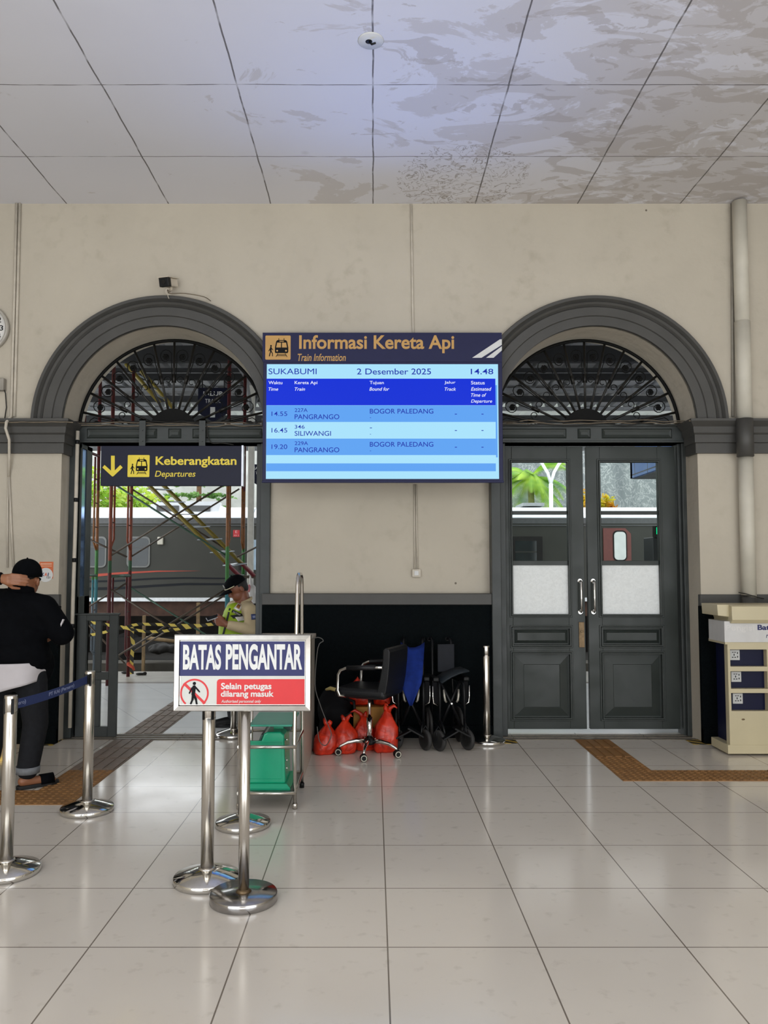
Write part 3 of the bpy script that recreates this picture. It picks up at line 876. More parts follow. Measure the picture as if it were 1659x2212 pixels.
ST1 = stanchion('steel barrier post at the left edge, where the blue belt ends', s1.x, s1.y, .868, R(40))
ST2 = stanchion('steel barrier post beside the grey gate, feeding the blue belt', s2.x, s2.y, .86, R(25))
a = G(447, 1904); stanchion('steel barrier post standing right behind the framed visitor limit sign', a.x, a.y, .86, R(45))
a = G(525, 1783); stanchion('steel barrier post in front of the green scale trolley', a.x, a.y, .85, R(45))
a = G(505, 1590); stanchion('steel barrier post just inside the open doorway, near the guard', a.x, a.y, .86, R(45))
a = G(1047, 1597); stanchion('steel barrier post between the folded wheelchairs and the grey door', a.x, 6.90, .83, R(45))
# belt
BELT = mat('navy_woven_belt', '#1d2d5c', .8, var=.12, scale=80)
d = Vector((s2.x - s1.x, s2.y - s1.y, 0)).normalized()
pa = Vector((s1.x, s1.y, .815)) + d * .036; pb = Vector((s2.x, s2.y, .812)) - d * .036
pts = [pa.lerp(pb, i / 14) - Vector((0, 0, .012 * math.sin(math.pi * i / 14))) for i in range(15)]
belt = MB().ribbon(pts, .048, .0016).build('belt', BELT, ST2)
MB().cbox(pa, (.018, .03, .062), Matrix.Rotation(math.atan2(d.y, d.x), 3, 'Z')).build('belt_clip', BLACK, ST1)
MB().cbox(pb, (.018, .03, .062), Matrix.Rotation(math.atan2(d.y, d.x), 3, 'Z')).build('belt_clip', BLACK, ST2)
BTXT = mat('pale_belt_print', '#7f88a6', .8, var=.1)
def belt_text(s_, t0, t1):
    o = text('lettering', s_, (0, -.013, (pb - pa).length * (t1 - t0), .013), 0, BTXT, None, bold=.02, thick=.0012)
    me = o.data
    for v in me.vertices:
        f = t0 + v.co.x / (pb - pa).length
        p = pa.lerp(pb, f) - Vector((0, 0, .012 * math.sin(math.pi * f)))
        nrm = Vector((d.y, -d.x, 0))
        v.co = p + Vector((0, 0, v.co.z)) + nrm * (.0012 - v.co.y * .5)
    me.transform(Matrix.Translation(-wloc(belt))); o.parent = belt
belt_text('PT KAI (Persero)', .42, .78)
belt_text('sero)', .02, .13)

# ================================================================== wall fittings
PLAST = mat('off_white_conduit_plastic', '#bdb5a6', .5, var=.1)
def wall_tube(name, label, pts_, r, m, cat='pipe', group=None):
    return tag(MB().tube(pts_, r, 10).build(name, m), label, cat, group)
Yc = YW - .012
wall_tube('conduit', 'thin cream conduit running from the ceiling down to the information board', [P(888, 441, Yc), P(890, 560, Yc), P(892, 700, Yc), P(893, 730, Yc)], .0095, PLAST)
Yc2 = YD - .012
sw = thing('wall_socket', 'small cream wall socket at the end of the conduit under the information board', 'socket', P(899, 1238, YD))
x0, z0, x1, z1 = B2(890, 1229.5, 908.5, 1246.5, YD)
MB().box((x0, YD - .035, z0), (x1, YD, z1)).build('box', PLAST, sw, bevel=.004)
MB().box((x0 + .02, YD - .042, z0 + .015), (x1 - .02, YD - .035, z1 - .015)).build('rocker', WHITEP, sw, bevel=.002)
for dx in (-3.5, 3.5): wall_tube('conduit', 'twin cream conduits dropping from the board to the wall socket', [P(897 + dx * .6, 1046, Yc2), P(898 + dx * .6, 1150, Yc2), P(899 + dx, 1232, Yc2)], .007, PLAST, group='twin conduits above the wall socket')
for dx, l in ((0, 'outer'), (7, 'inner')):
    wall_tube('conduit', ('cream conduit beside the clock, the one nearer the clock, bending over the grey cornice' if dx == 0 else 'cream conduit beside the clock, the one nearer the arch, ending at the cornice'),
              [P(36 + dx, 439, Yc), P(31 + dx, 640, Yc), P(27 + dx, 790, Yc), P(24 + dx, 900, Yc)] + ([] if dx else [P(14, 912, YW - .14), P(12, 925, YW - .15), P(20, 950, YW - .11), P(20, 985, YW - .06), P(19, 1030, Yc)]), .012, PLAST)
wall_tube('conduit', 'pair of thin cream conduits running down the pier behind the man', [P(20, 1028, Yc), P(24, 1130, Yc), P(29, 1226, Yc)], .009, PLAST, group='conduits on the pier behind the man')
wall_tube('conduit', 'pair of thin cream conduits running down the pier behind the man', [P(18, 1028, Yc), P(16, 1130, Yc), P(16, 1226, Yc)], .007, PLAST, group='conduits on the pier behind the man')
# cream pipe on the door jamb
jp = thing('jamb_pipe', 'long cream pipe with black clip fixed to the jamb of the open doorway', 'pipe', P(152, 1570, 7.0))
MB().tube([P(168, 931, 7.0), P(163, 1130, 7.0), P(157.5, 1300, 7.0), P(151, 1572, 7.0)], .0165, 12).build('pipe', PLAST, jp)
for py in (955, 1080, 1210, 1352): 
    p = P(168 - (py - 931) * .0265, py, 7.0); MB().cyl(p - Vector((0, 0, .018)), p + Vector((0, 0, .018)), .02, 12).build('clip', BLACK, jp)
# downpipe on the right
dpm = mat('cream_painted_downpipe', '#c3beb0', .55, var=.1, scale=4)
dp = thing('downpipe', 'thick painted downpipe running down the right hand pier', 'pipe', P(1618, 1300, YW - .09))
Yp = YW - .075
def seg(a, b, r=.062, m=dpm, nm='pipe'): MB().tube([a, b], r, 20).build(nm, m, dp)
pl = lambda py, Y=Yp: P(1597 + (py - 440) * .0245, py, Y)
seg(pl(436), pl(700)); seg(pl(695), pl(912), .066)
seg(pl(905, Yp - .06), pl(986, Yp - .06), .07, GREY, 'painted_sleeve')
seg(pl(980), pl(1290)); seg(pl(1285), pl(1420), .062, GREY, 'painted_sleeve')
wall_tube('conduit', 'thin dark conduit running beside the thick downpipe on the right', [P(1581, 440, Yc), P(1583, 900, Yc)], .012, mat('dull_grey_conduit', '#8d887d', .6, var=.1))  # grey-beige, darker than the cream pipes
# electric cables
CAB = mat('dirty_beige_cable', '#6d6252', .7, var=.25, scale=20); CABK = mat('black_cable', '#17150f', .6, var=.2)
def cable(label, pts_, r=.005, m=CAB, group=None):
    return tag(MB().tube(spline(pts_, 4), r, 6).build('cable', m), label, 'cable', group)
def wob(px0, px1, py, Y, n, amp, seed):
    rnd = random.Random(seed); return [P(px0 + (px1 - px0) * i / n, py + rnd.uniform(-amp, amp), Y) for i in range(n + 1)]
cable('loose bundle of cables lying on the cornice by the clock', wob(-60, 152, 909, YW - .09, 14, 2, 1), .007, CABK, 'cables on the cornice by the clock')
cable('loose bundle of cables lying on the cornice by the clock', wob(-60, 158, 912, YW - .11, 14, 1.5, 2), .005, CAB, 'cables on the cornice by the clock')
for k in range(4):
    cable('cables draped along the transom of the open doorway', wob(160, 572, 919 - k * 2.4, YD - .14 + .02 * k, 16, 2.2, 10 + k), .005, CABK if k % 2 else CAB, 'cables on the open doorway transom')
    cable('cables draped along the transom of the closed double door', wob(1060, 1486, 917 - k * 2.4, YD - .14 + .02 * k, 16, 2.6, 20 + k), .005, CAB if k % 2 else CABK, 'cables on the double door transom')
cable('thin cable running over the cornice beside the downpipe', wob(1488, 1600, 911, YW - .1, 8, 2, 31), .006)
cable('black cable looping down from the transom bracket of the open doorway', [P(447, 920, YD - .15), P(449, 942, YD - .13), P(458, 957, YD - .13), P(480, 957, YD - .13), P(505, 961, YD - .13)], .005, CABK)
cable('dark cable hooked around the foot of the downpipe', [P(1596, 1280, YW - .06), P(1612, 1283, YW - .16), P(1640, 1291, YW - .16), P(1650, 1293, YW - .03)], .004, CABK)
# CCTV camera
ct = thing('security_camera', 'small white and black security camera on the wall above the left arch', 'security camera', P(362, 628, YW))
CW = mat('camera_white_shell', '#c9bfae', .4, var=.06)
ax = Vector((-.28, -1, -.28)).normalized()
c0 = P(366, 611, YW - .13)
rot = ax.to_track_quat('Y', 'Z').to_matrix()
MB().cbox(c0, (.085, .16, .072), rot).build('body', CW, ct, bevel=.012)
MB().cbox(c0 + ax * .075 + Vector((0, 0, .0)), (.092, .05, .080), rot).build('face', BLACK, ct, bevel=.006)
MB().cyl(c0 + ax * .098, c0 + ax * .106, .018, 16).build('lens', mat('dark_lens', '#050508', .05, var=.05), ct)
MB().cbox(c0 + ax * .02 + Vector((0, 0, .042)), (.10, .20, .008), rot).build('sunshade', CW, ct, bevel=.003)
MB().tube([c0 - ax * .03, c0 - ax * .03 + Vector((0, .02, -.05)), P(364, 630, YW)], .012, 10).cyl(P(364, 630, YW - .015), P(364, 630, YW), .03).build('bracket', CW, ct)
cable('thin cable trailing from the security camera over the left arch', [P(362, 626, YW - .02), P(366, 634, YW - .08), P(400, 634, YW - .085), P(440, 641, YW - .085), P(455, 650, YW - .03)], .004)
cable('short cable stub hanging under the security camera', [P(361, 628, YW - .08), P(363, 640, YW - .09), P(365, 645, YW - .09)], .004, PLAST)
# clock
cc = P(-29, 711, YW)
ck = thing('wall_clock', 'round white wall clock cut off by the left edge', 'clock', cc)
MB().lathe([(.001, 0), (.205, 0), (.212, .01), (.212, .04), (.20, .052), (.188, .046), (.186, .03), (.001, .03)], cc, 48, rot=Matrix.Rotation(R(90), 3, 'X')).build('case', mat('clock_grey_rim', '#a9a49a', .35, var=.05), ck)
MB().lathe([(.001, .030), (.186, .030), (.186, .034), (.001, .034)], cc, 48, rot=Matrix.Rotation(R(90), 3, 'X')).build('dial', mat('clock_white_dial', '#dcdad5', .4, var=.03), ck)
for h in range(1, 13):
    a = R(90 - 30 * h); x, z = cc.x + .148 * math.cos(a), cc.z + .148 * math.sin(a)
    w = .032 if h < 10 else .045
    text('numeral', str(h), (x - w / 2, z - .024, x + w / 2, z + .024), YW - .034, INK, ck, bold=.01)
hd = MB(); hd.prism(stroke((cc.x, cc.z), (cc.x - .08, cc.z + .03), .006), YW - .042, YW - .040); hd.prism(stroke((cc.x, cc.z), (cc.x - .125, cc.z - .04), .004), YW - .045, YW - .043)
hd.build('hand', INK, ck)
# junction box
jb = thing('junction_box', 'small grey junction box with a dangling cable under the wall clock', 'junction box', P(2, 832, YW))
MB().box(P(-12, 846, YW), P(8, 816, YW - .06)).build('box', mat('grey_plastic_box', '#8f8a80', .5, var=.15), jb, bevel=.006)
MB().tube([P(7, 836, YW - .04), P(12, 850, YW - .03), P(14, 880, YW - .02), P(10, 906, YW - .03)], .005, 6).build('lead', CABK, jb)
# ceiling rose
d = ray(801, 88); t_ = (ZC - CAMZ) / d.z; cr = Vector((d.x * t_, d.y * t_, ZC))
rs = thing('ceiling_hook', 'small white ceiling disc with a dark hook hole beside the panel joint', 'ceiling fitting', cr)
MB().lathe([(.001, -.006), (.075, -.006), (.082, 0), (.001, 0)], cr, 32).build('disc', WHITEP, rs)
MB().lathe([(.001, -.009), (.018, -.009), (.022, -.006), (.001, -.006)], cr - Vector((.012, .0, 0)), 16).build('hole', BLACK, rs)
MB().tube([cr + Vector((-.01, 0, -.006)), cr + Vector((.005, -.01, -.03)), cr + Vector((.03, -.02, -.028))], .006, 6).build('hook', BLACK, rs)
# sticker
YST = YW
x0, z0, x1, z1 = B2(84.5, 1213.5, 115.5, 1257, YST)
sk = thing('sticker', 'small orange and white sticker on the pier beside the capped man', 'sticker', ((x0 + x1) / 2, YST, z0))
MB().box((x0, YST - .002, z0 + .03), (x1, YST, z1)).build('sheet', mat('orange_sticker', '#c9622e', .5, var=.05), sk)
ctr = P(99, 1242, YST)
MB().prism(arc(ctr.x, ctr.z, .062, 0, 2 * math.pi, 32)[:-1], YST - .003, YST).build('disc', WHITEP, sk)
text('lettering', 'K', B2(90, 1237, 96, 1244.5, YST), YST - .003, mat('sticker_navy', '#1f2150', .5, var=.05), sk, bold=.04, italic=.15)
text('lettering', 'A', B2(96, 1237, 102, 1244.5, YST), YST - .003, mat('sticker_orange', '#d4572a', .5, var=.05), sk, bold=.04, italic=.15)
text('lettering', 'i', B2(103, 1237, 106, 1244.5, YST), YST - .003, mat('sticker_navy', '#1f2150'), sk, bold=.04, italic=.15)
text('lettering', '121', B2(101, 1245, 108.5, 1249.5, YST), YST - .003, INK, sk, bold=.01)
for a_, b_ in ((1217, 1219.5), (1222, 1223.5)): plate('print_line', B2(88, a_, 112, b_, YST), mat('sticker_pale_print', '#dfae8e', .5), YST - .003, YST - .002, sk)

# ================================================================== tactile paving
TAC = mat('brown_tactile_tile', '#8a6338', .6, var=.16, scale=9, bump=.1, bscale=40)
TACG = mat('worn_grey_brown_tactile_tile', '#77675a', .55, var=.16, scale=9)
def tactile(name, label, rects):
    """rects: (x0,y0,x1,y1,kind,material) laid as ribbed or dotted tiles"""
    root = thing(name, label, 'tactile paving', (rects[0][0], rects[0][1], 0))
    for x0, y0, x1, y1, kind, m in rects:
        mb = MB().box((x0, y0, 0), (x1, y1, .004))
        if kind == 'y':
            n = 4; w = (x1 - x0) / n; L = .30; k = max(1, round((y1 - y0) / L)); L = (y1 - y0) / k
            for i in range(n):
                for j in range(k): mb.box((x0 + w * (i + .17), y0 + L * (j + .05), .004), (x0 + w * (i + .83), y0 + L * (j + .95), .009))
        elif kind == 'x':
            n = 4; w = (y1 - y0) / n; L = .30; k = max(1, round((x1 - x0) / L)); L = (x1 - x0) / k
            for i in range(n):
                for j in range(k): mb.box((x0 + L * (j + .05), y0 + w * (i + .17), .004), (x0 + L * (j + .95), y0 + w * (i + .83), .009))
        else:
            n = max(2, round((x1 - x0) / .05)); k = max(2, round((y1 - y0) / .05))
            for i in range(n):
                for j in range(k):
                    cx, cy = x0 + (x1 - x0) * (i + .5) / n, y0 + (y1 - y0) * (j + .5) / k
                    mb.lathe([(.017, .004), (.014, .008), (.001, .009)], (cx, cy, 0), 8)
        mb.build({'y': 'ribbed_strip', 'x': 'ribbed_strip', 'd': 'dotted_tile'}[kind], m, root)
    return root
tx0, tx1 = -2.27, -1.93
tactile('tactile_path', 'brown tactile guide path turning through the open departures doorway', [(-4.2, 5.10, -2.6, 5.42, 'x', TAC), (-2.6, 5.10, tx1, 5.42, 'd', TAC), (tx0, 5.42, tx1, 5.95, 'd', TAC), (tx0, 5.95, tx1, 7.0, 'y', TACG), (tx0, 7.23, tx1, 10.4, 'y', TACG)])
ux0, ux1 = 1.76, 2.06
tactile('tactile_path', 'brown tactile guide path leading from the double door to the right edge', [(ux0, 6.35, ux1, 7.0, 'y', TAC), (ux0, 5.95, ux1, 6.35, 'd', TAC), (ux0, 5.66, 2.9, 5.95, 'd', TAC), (2.9, 5.66, 5.2, 5.95, 'x', TAC)])
# hazard tape
def mk_hazard(name, ang, period):
    t = NT(name); x, y, z = t.sep()[:3]
    s_ = t.math('ADD', t.math('ADD', x, t.math('MULTIPLY', y, ang)), t.math('MULTIPLY', z, .4))
    f = t.math('GREATER_THAN', t.math('FRACT', t.math('DIVIDE', s_, period)), .5)
    f = t.math('MULTIPLY', f, t.ramp(t.noise(9), [(.38, .3), (.5, 1)]))
    t.link(t.mix(f, '#191711', '#b8993f'), t.b.inputs['Base Color']); t.b.inputs['Roughness'].default_value = .6
    return t.m
HAZ = mk_hazard('black_yellow_floor_tape', 1.0, .12)
def floor_tape(label, x0, y0, x1, y1):
    tag(MB().box((x0, y0, 0), (x1, y1, .0025)).build('hazard_tape', HAZ), label, 'hazard tape')
floor_tape('worn black and yellow floor tape by the left jamb of the double door', XR - RI - .02, 6.86, XR - RI + .16, 7.03)
floor_tape('worn black and yellow floor tape by the right jamb of the double door', XR + RI - .12, 6.82, XR + RI + .03, 7.03)
floor_tape('worn black and yellow floor tape by the left jamb of the open doorway', XL - RI - .15, 6.78, XL - RI + .02, 7.02)

# ================================================================== low grey gate
gt = thing('half_gate', 'low grey slatted gate leaf standing open in the departures doorway', 'gate', P(208, 1592, 7.10))
Yg = 7.08
def gx(v): return P(v, 1450, Yg).x
def gz(v): return P(208, v, Yg).z
for nm, a, b, c, e in (('stile', 164, 184, 1327, 1592), ('stile', 234, 252, 1327, 1592), ('rail', 184, 234, 1327, 1341), ('rail', 184, 234, 1452, 1469), ('rail', 184, 234, 1570, 1592), ('slat', 204, 216, 1341, 1452), ('slat', 204, 216, 1469, 1570)):
    MB().box((gx(a), Yg, max(.01, gz(e))), (gx(b), Yg + .045, gz(c))).build(nm, FRAMEGREY, gt, bevel=.004)
MB().box((gx(158), Yg - .012, gz(1329)), (gx(254), Yg + .057, gz(1325))).build('cap_rail', FRAMEGREY, gt, bevel=.003)
# folded door leaf with a glass strip
fl = thing('folded_door_leaf', 'narrow grey door leaf with a reflection-blue tinted glass strip folded back at the left jamb', 'door', (XL - RI + .14, YD + .13, 0))
xf = XL - RI + .078
MB().box((xf, 7.10, .02), (xf + .018, 7.12, TZ0 - .01)).box((xf, 7.23, .02), (xf + .020, 7.36, TZ0 - .01)).box((xf, 7.10, .02), (xf + .020, 7.36, 1.25)).box((xf, 7.10, TZ0 - .05), (xf + .020, 7.36, TZ0 - .01)).build('leaf_frame', DOORGREY, fl, bevel=.003)
MB().box((xf + .005, 7.12, 1.25), (xf + .011, 7.23, TZ0 - .05)).build('pane', mat('painted_reflection_glass', '#8fb0e0', .06, .9, var=.15, scale=3), fl)  # blue sky reflection put into the pane's colour

# ================================================================== counter at the left edge
cnt = thing('ticket_counter', 'dark counter with a lit yellow kick strip at the left edge', 'counter', (-3.9, 6.2, 0))
MB().box((-4.6, 5.6, .18), (-3.14, 6.82, .78)).build('body', mat('dark_counter_laminate', '#26231f', .3, var=.1), cnt, bevel=.005)
MB().box((-4.65, 5.55, .78), (-3.10, 6.82, .82)).build('top', mat('counter_top_grey', '#4a4845', .3, var=.1), cnt, bevel=.005)
MB().box((-4.55, 5.65, .0), (-3.17, 6.80, .11)).build('kick_plate', STEEL, cnt)
MB().box((-4.6, 5.61, .11), (-3.135, 6.815, .125)).build('light_strip', mat('lit_yellow_strip', '#1a1408', .5, var=0, emit='#ffd35a', estr=2.5), cnt)
MB().box((-4.57, 5.63, .125), (-3.16, 6.80, .18)).build('plinth', STEEL, cnt)

# ================================================================== desk behind the boundary sign
LAM = mat('grey_marbled_laminate', '#8b8a86', .3, var=.25, scale=5)
EDGE = mat('pale_desk_edge', '#a9a195', .4, var=.06)
dx0, dx1, dy0, dy1, dz = -.93, -.505, 5.78, 6.75, .95
dk = thing('desk', 'grey laminate desk standing behind the green scale', 'desk', ((dx0 + dx1) / 2, (dy0 + dy1) / 2, 0))
MB().box((dx0 + .02, dy0, .0), (dx1 - .03, dy0 + .02, dz - .03)).build('front_panel', LAM, dk)
MB().box((dx1 - .03, dy0 - .01, .0), (dx1, dy1, dz - .03)).build('side_panel', EDGE, dk, bevel=.002)
MB().box((dx0, dy0, .0), (dx0 + .03, dy1, dz - .03)).build('side_panel', EDGE, dk, bevel=.002)
MB().box((dx0 - .02, dy0 - .02, dz - .03), (dx1 + .012, dy1, dz)).build('top', EDGE, dk, bevel=.004)
cable('grey cable hanging in a loop from the desk beside the red bags', [Vector(p) for p in ((-.50, 6.3, .94), (-.44, 6.28, .955), (-.40, 6.25, .93), (-.44, 6.22, .88), (-.46, 6.2, .6), (-.42, 6.18, .45), (-.36, 6.17, .30), (-.33, 6.16, .22), (-.37, 6.16, .14), (-.42, 6.16, .17), (-.44, 6.17, .28))], .0035, mat('grey_cable', '#5d5b57', .6))

# ================================================================== tube trolley with the green scale
tr = thing('tube_trolley', 'tall stainless tube trolley carrying the green scale', 'trolley', (-.67, 5.27, 0))
ta, tb = 5.00, 5.50; txl, txr = -.845, -.495
rt = .0125
hz = P(645, 1241, 5.2).z
MB().tube([(txr, ta + .02, .03), (txr - .006, ta + .02, .40), (txr, ta + .10, hz - .07), (txr, ta + .13, hz - .02), (txr, ta + .18, hz), (txr, tb - .17, hz), (txr, tb - .12, hz - .02), (txr, tb - .09, hz - .07), (txr, tb, .40), (txr, tb, .03)], rt, 12).build('push_handle', STEEL, tr)
for y in (ta + .02, tb): MB().tube([(txl, y, .03), (txl, y, .62)], rt, 12).build('post', STEEL, tr)
for z in (.10, .385):
    MB().tube([(txl, ta, z), (txr, ta, z), (txr + .004, tb + .01, z), (txl, tb + .01, z), (txl, ta, z)], rt * .9, 10).build('shelf_rail', STEEL, tr)
MB().tube([(txl, ta + .02, .61), (txl, tb, .61)], rt * .9, 10).build('end_rail', STEEL, tr)
MB().box((txl, ta + .01, .092), (txr, tb, .098)).build('shelf', mat('scratched_steel_shelf', '#8c8b86', .35, .9, var=.2, scale=12), tr)
for x in (txl, txr):
    for y in (ta + .02, tb): MB().lathe([(.016, 0), (.017, .03), (.014, .035)], (x, y, 0), 12).build('foot', BLACK if y == tb else STEEL, tr)
GREEN = mat('green_enamel_scale', '#16a078', .25, var=.06, scale=6)
GREEND = mat('green_enamel_platform', '#2b8a72', .28, var=.08, scale=6)
sc = thing('weighing_scale', 'green spring weighing scale with a flat top plate, on the trolley shelf', 'scale', (-.70, 5.25, .098))
zb = .099
bd = MB()
# body: upright right edge, dial face leaning back on the left
y0, y1 = 5.10, 5.42
prof = [(-.83, zb + .03), (-.565, zb + .03), (-.575, zb + .335), (-.60, zb + .355), (-.685, zb + .355), (-.705, zb + .345)]
bd.prism(prof, y0 + .01, y1 - .01); bd.build('body', GREEN, sc, bevel=.012, seg=3)
MB().rings([[Vector((x0, ya, z)), Vector((x1, ya, z)), Vector((x1, yb, z)), Vector((x0, yb, z))] for x0, x1, ya, yb, z in ((-.84, -.53, y0 - .03, y1 + .02, zb), (-.84, -.53, y0 - .03, y1 + .02, zb + .012), (-.84, -.555, y0 - .01, y1, zb + .035))], smooth=False).build('foot_plate', GREEN, sc)
MB().box((-.80, y0 + .03, zb + .06), (-.59, y0 + .008, zb + .30)).build('side_panel', mat('green_enamel_scale', '#16a078'), sc, bevel=.004)
n_ = Vector((-.335, 0, .125)).normalized()
dr = MB(); dr.rings([[Vector(p) + n_ * d for p in ((-.826, y0 + .02, zb + .05), (-.826, y1 - .02, zb + .05), (-.712, y1 - .02, zb + .335), (-.712, y0 + .02, zb + .335))] for d in (0, .012)], smooth=False); dr.build('dial_housing', mat('dark_green_bezel', '#143c33', .3), sc)
MB().box((-.655, 5.22, zb + .35), (-.595, 5.30, zb + .40)).build('neck', GREEN, sc)
MB().box((-.60, 5.27, zb + .33), (-.545, 5.36, zb + .375)).build('tare_cover', mat('dark_green_bezel', '#143c33'), sc, bevel=.006)
MB().box((-.79, 5.03, zb + .405), (-.515, 5.47, zb + .418)).box((-.76, 5.08, zb + .395), (-.55, 5.42, zb + .405)).build('top_plate', GREEND, sc, bevel=.004)
for z in (.12, .17, .30): MB().cyl((-.573, y0 + .05, zb + z), (-.555, y0 + .05, zb + z), .006, 8).build('screw', CHROME, sc)

# ================================================================== swivel chair
VINYL = mat('black_vinyl_upholstery', '#0d0e11', .42, spec=.35, var=.15, scale=30, bump=.15, bscale=120)
ch = thing('office_chair', 'black swivel office chair with chrome armrests and five-star base', 'chair')
CASTW = mat('pale_castor_ring', '#c4bfae', .5, var=.08)
def chair():
    seat = MB(); seat.cbox((0.0, 0, .545), (.47, .46, .085))
    seat.build('seat', VINYL, ch, bevel=.035, seg=4)
    bk = MB(); prof = [(-.20, .52), (-.235, .56), (-.255, .66), (-.27, .80), (-.275, .90), (-.265, .925), (-.235, .935), (-.215, .915), (-.205, .80), (-.185, .68), (-.165, .60), (-.15, .55)]
    w = .225
    bk.rings([[Vector((x, y, z)) for x, z in prof] for y in (-w, -w * .96, w * .96, w)], smooth=False)
    bk.build('backrest', VINYL, ch, bevel=.018, seg=3)
    for s_ in (-1, 1):
        y = s_ * .255
        MB().tube([(.13, s_ * .20, .515), (.17, y, .53), (.185, y, .57), (.18, y, .70), (.16, y, .738), (.11, y, .757), (-.18, y, .775), (-.22, y, .778)], .0125, 12).build('armrest', CHROME, ch)
        MB().tube([(.10, y, .758), (-.16, y, .775)], .021, 12).build('arm_pad', VINYL, ch)
    g = MB(); g.cyl((0, 0, .30), (0, 0, .51), .014, 16); g.cyl((0, 0, .12), (0, 0, .315), .026, 20); g.build('gas_column', CHROME, ch)
    MB().cbox((0, 0, .493), (.20, .16, .03)).build('tilt_plate', BLACK, ch, bevel=.006)
    MB().tube([(.03, -.07, .48), (.03, -.14, .46), (.03, -.15, .40)], [.006, .006, .014], 8).build('lever', BLACK, ch)
    MB().lathe([(.001, .085), (.045, .085), (.05, .10), (.042, .135), (.03, .14), (.001, .14)], n=20).build('hub', BLACK, ch)
    for k in range(5):
        a = R(72 * k + 30)
        dv = Vector((math.cos(a), math.sin(a), 0))
        MB().tube([dv * .03 + Vector((0, 0, .115)), dv * .115 + Vector((0, 0, .118)), dv * .19 + Vector((0, 0, .105)), dv * .252 + Vector((0, 0, .078)), dv * .268 + Vector((0, 0, .06))], [.022, .019, .016, .013, .011], 10).build('star_leg', CHROME, ch)
        c = dv * .268 + Vector((0, 0, .03)); sd = Vector((-dv.y, dv.x, 0))
        rotw = Matrix.Rotation(R(130) + .18 * (k - 2), 3, 'Z')
        axw = rotw @ Vector((1, 0, 0))
        cs = MB(); cs.cyl(c - axw * .026, c - axw * .008, .030, 20); cs.cyl(c + axw * .008, c + axw * .026, .030, 20); cs.ball(c + Vector((0, 0, .014)), (.022, .022, .026), 12, 8)
        o = cs.build('castor', BLACK, ch)
        for sg in (-1, 1):
            rg_ = MB()
            e1 = Vector((-axw.y, axw.x, 0))
            rg_.tube([c + axw * sg * .026 + (e1 * math.cos(t * math.pi / 12) + Vector((0, 0, 1)) * math.sin(t * math.pi / 12)) * .0225 for t in range(24)], .0042, 6, closed_path=True)
            rg_.build('castor_ring', CASTW, o)
chair()
cb = G(798, 1629); ch.location = (cb.x, cb.y, 0); ch.rotation_euler = (0, 0, R(158)); ch.scale = (.94, .94, .94)

# ================================================================== red carrier bags and backpack
def mk_bag(name, a, b):
    m = bpy.data.materials.new(name); m.use_nodes = True
    nt = m.node_tree; n = nt.nodes; L = nt.links; pb_ = n['Principled BSDF']
    tc = n.new('ShaderNodeTexCoord'); nz = n.new('ShaderNodeTexNoise'); nz.inputs['Scale'].default_value = 9; nz.inputs['Detail'].default_value = 6; nz.inputs['Distortion'].default_value = 1
    L.new(tc.outputs['Object'], nz.inputs['Vector'])
    rp = n.new('ShaderNodeValToRGB'); rp.color_ramp.elements[0].color = lin(a); rp.color_ramp.elements[1].color = lin(b); rp.color_ramp.elements[0].position = .35; rp.color_ramp.elements[1].position = .65
    L.new(nz.outputs['Fac'], rp.inputs['Fac']); L.new(rp.outputs[0], pb_.inputs['Base Color'])
    pb_.inputs['Roughness'].default_value = .3
    bp = n.new('ShaderNodeBump'); bp.inputs['Strength'].default_value = .6; bp.inputs['Distance'].default_value = .02
    L.new(nz.outputs['Fac'], bp.inputs['Height']); L.new(bp.outputs['Normal'], pb_.inputs['Normal'])
    return m
BAGM = mk_bag('thin_red_plastic', '#9c1e10', '#e23a1c')
def bag(label, x, y, w, dpt, h, seed, z=0, ears=True):
    rnd = random.Random(seed)
    root = thing('carrier_bag', label, 'plastic bag', (x, y, z), 'red carrier bags by the wall')
    mb = MB(); rings = []; n = 26
    ph = [rnd.uniform(0, 6.28) for _ in range(6)]
    prof = [(.02, 0), (.80, .0), (1.0, .06), (1.03, .22), (1.0, .42), (.90, .60), (.62, .74), (.34, .88), (.15, .98), (.06, 1.02)]
    for k, (r, t) in enumerate(prof):
        ring = []
        for q in range(n):
            a = 2 * math.pi * q / n
            f = 1 + (.07 * math.sin(3 * a + ph[0] + t * 3) + .06 * math.sin(5 * a + ph[1] - t * 4) + .05 * math.sin(9 * a + ph[2] + t * 6)) * (1 if 0 < k < 9 else 0)
            sq = 1 / max(abs(math.cos(a)), abs(math.sin(a))) ** .45
            ring.append((x + w / 2 * r * f * sq * math.cos(a) * .92 + .03 * math.sin(ph[3]) * t, y + dpt / 2 * r * f * sq * math.sin(a) * .92, z + h * t * (1 + .03 * math.sin(2 * a + ph[4]))))
        rings.append([Vector(p) for p in ring])
    mb.rings(rings); mb.build('bag', BAGM, root)
    if ears:
        for s_ in (-1, 1):
            e = MB(); bx = x + .03 * math.sin(ph[3]); 
            lean = rnd.uniform(-.03, .03); k2 = rnd.uniform(1.06, 1.16)
            e.tube([(bx + s_ * .006, y, z + h * .93), (bx + s_ * .020, y - .008, z + h * 1.03), (bx + s_ * .038 + lean, y - .014, z + h * k2), (bx + s_ * .046 + lean * 2, y - .03, z + h * (k2 - .05))], [.024, .017, .012, .003], 7)
            e.build('knotted_handle', BAGM, root)
def bx(px, Y): return P(px, 1600, Y).x
bag('red carrier bag nearest the desk, first from the left in the floor row', bx(700, 6.52), 6.52, .20, .22, .24, 1)
bag('red carrier bag second from the left in the floor row', bx(742, 6.55), 6.55, .24, .22, .27, 2)
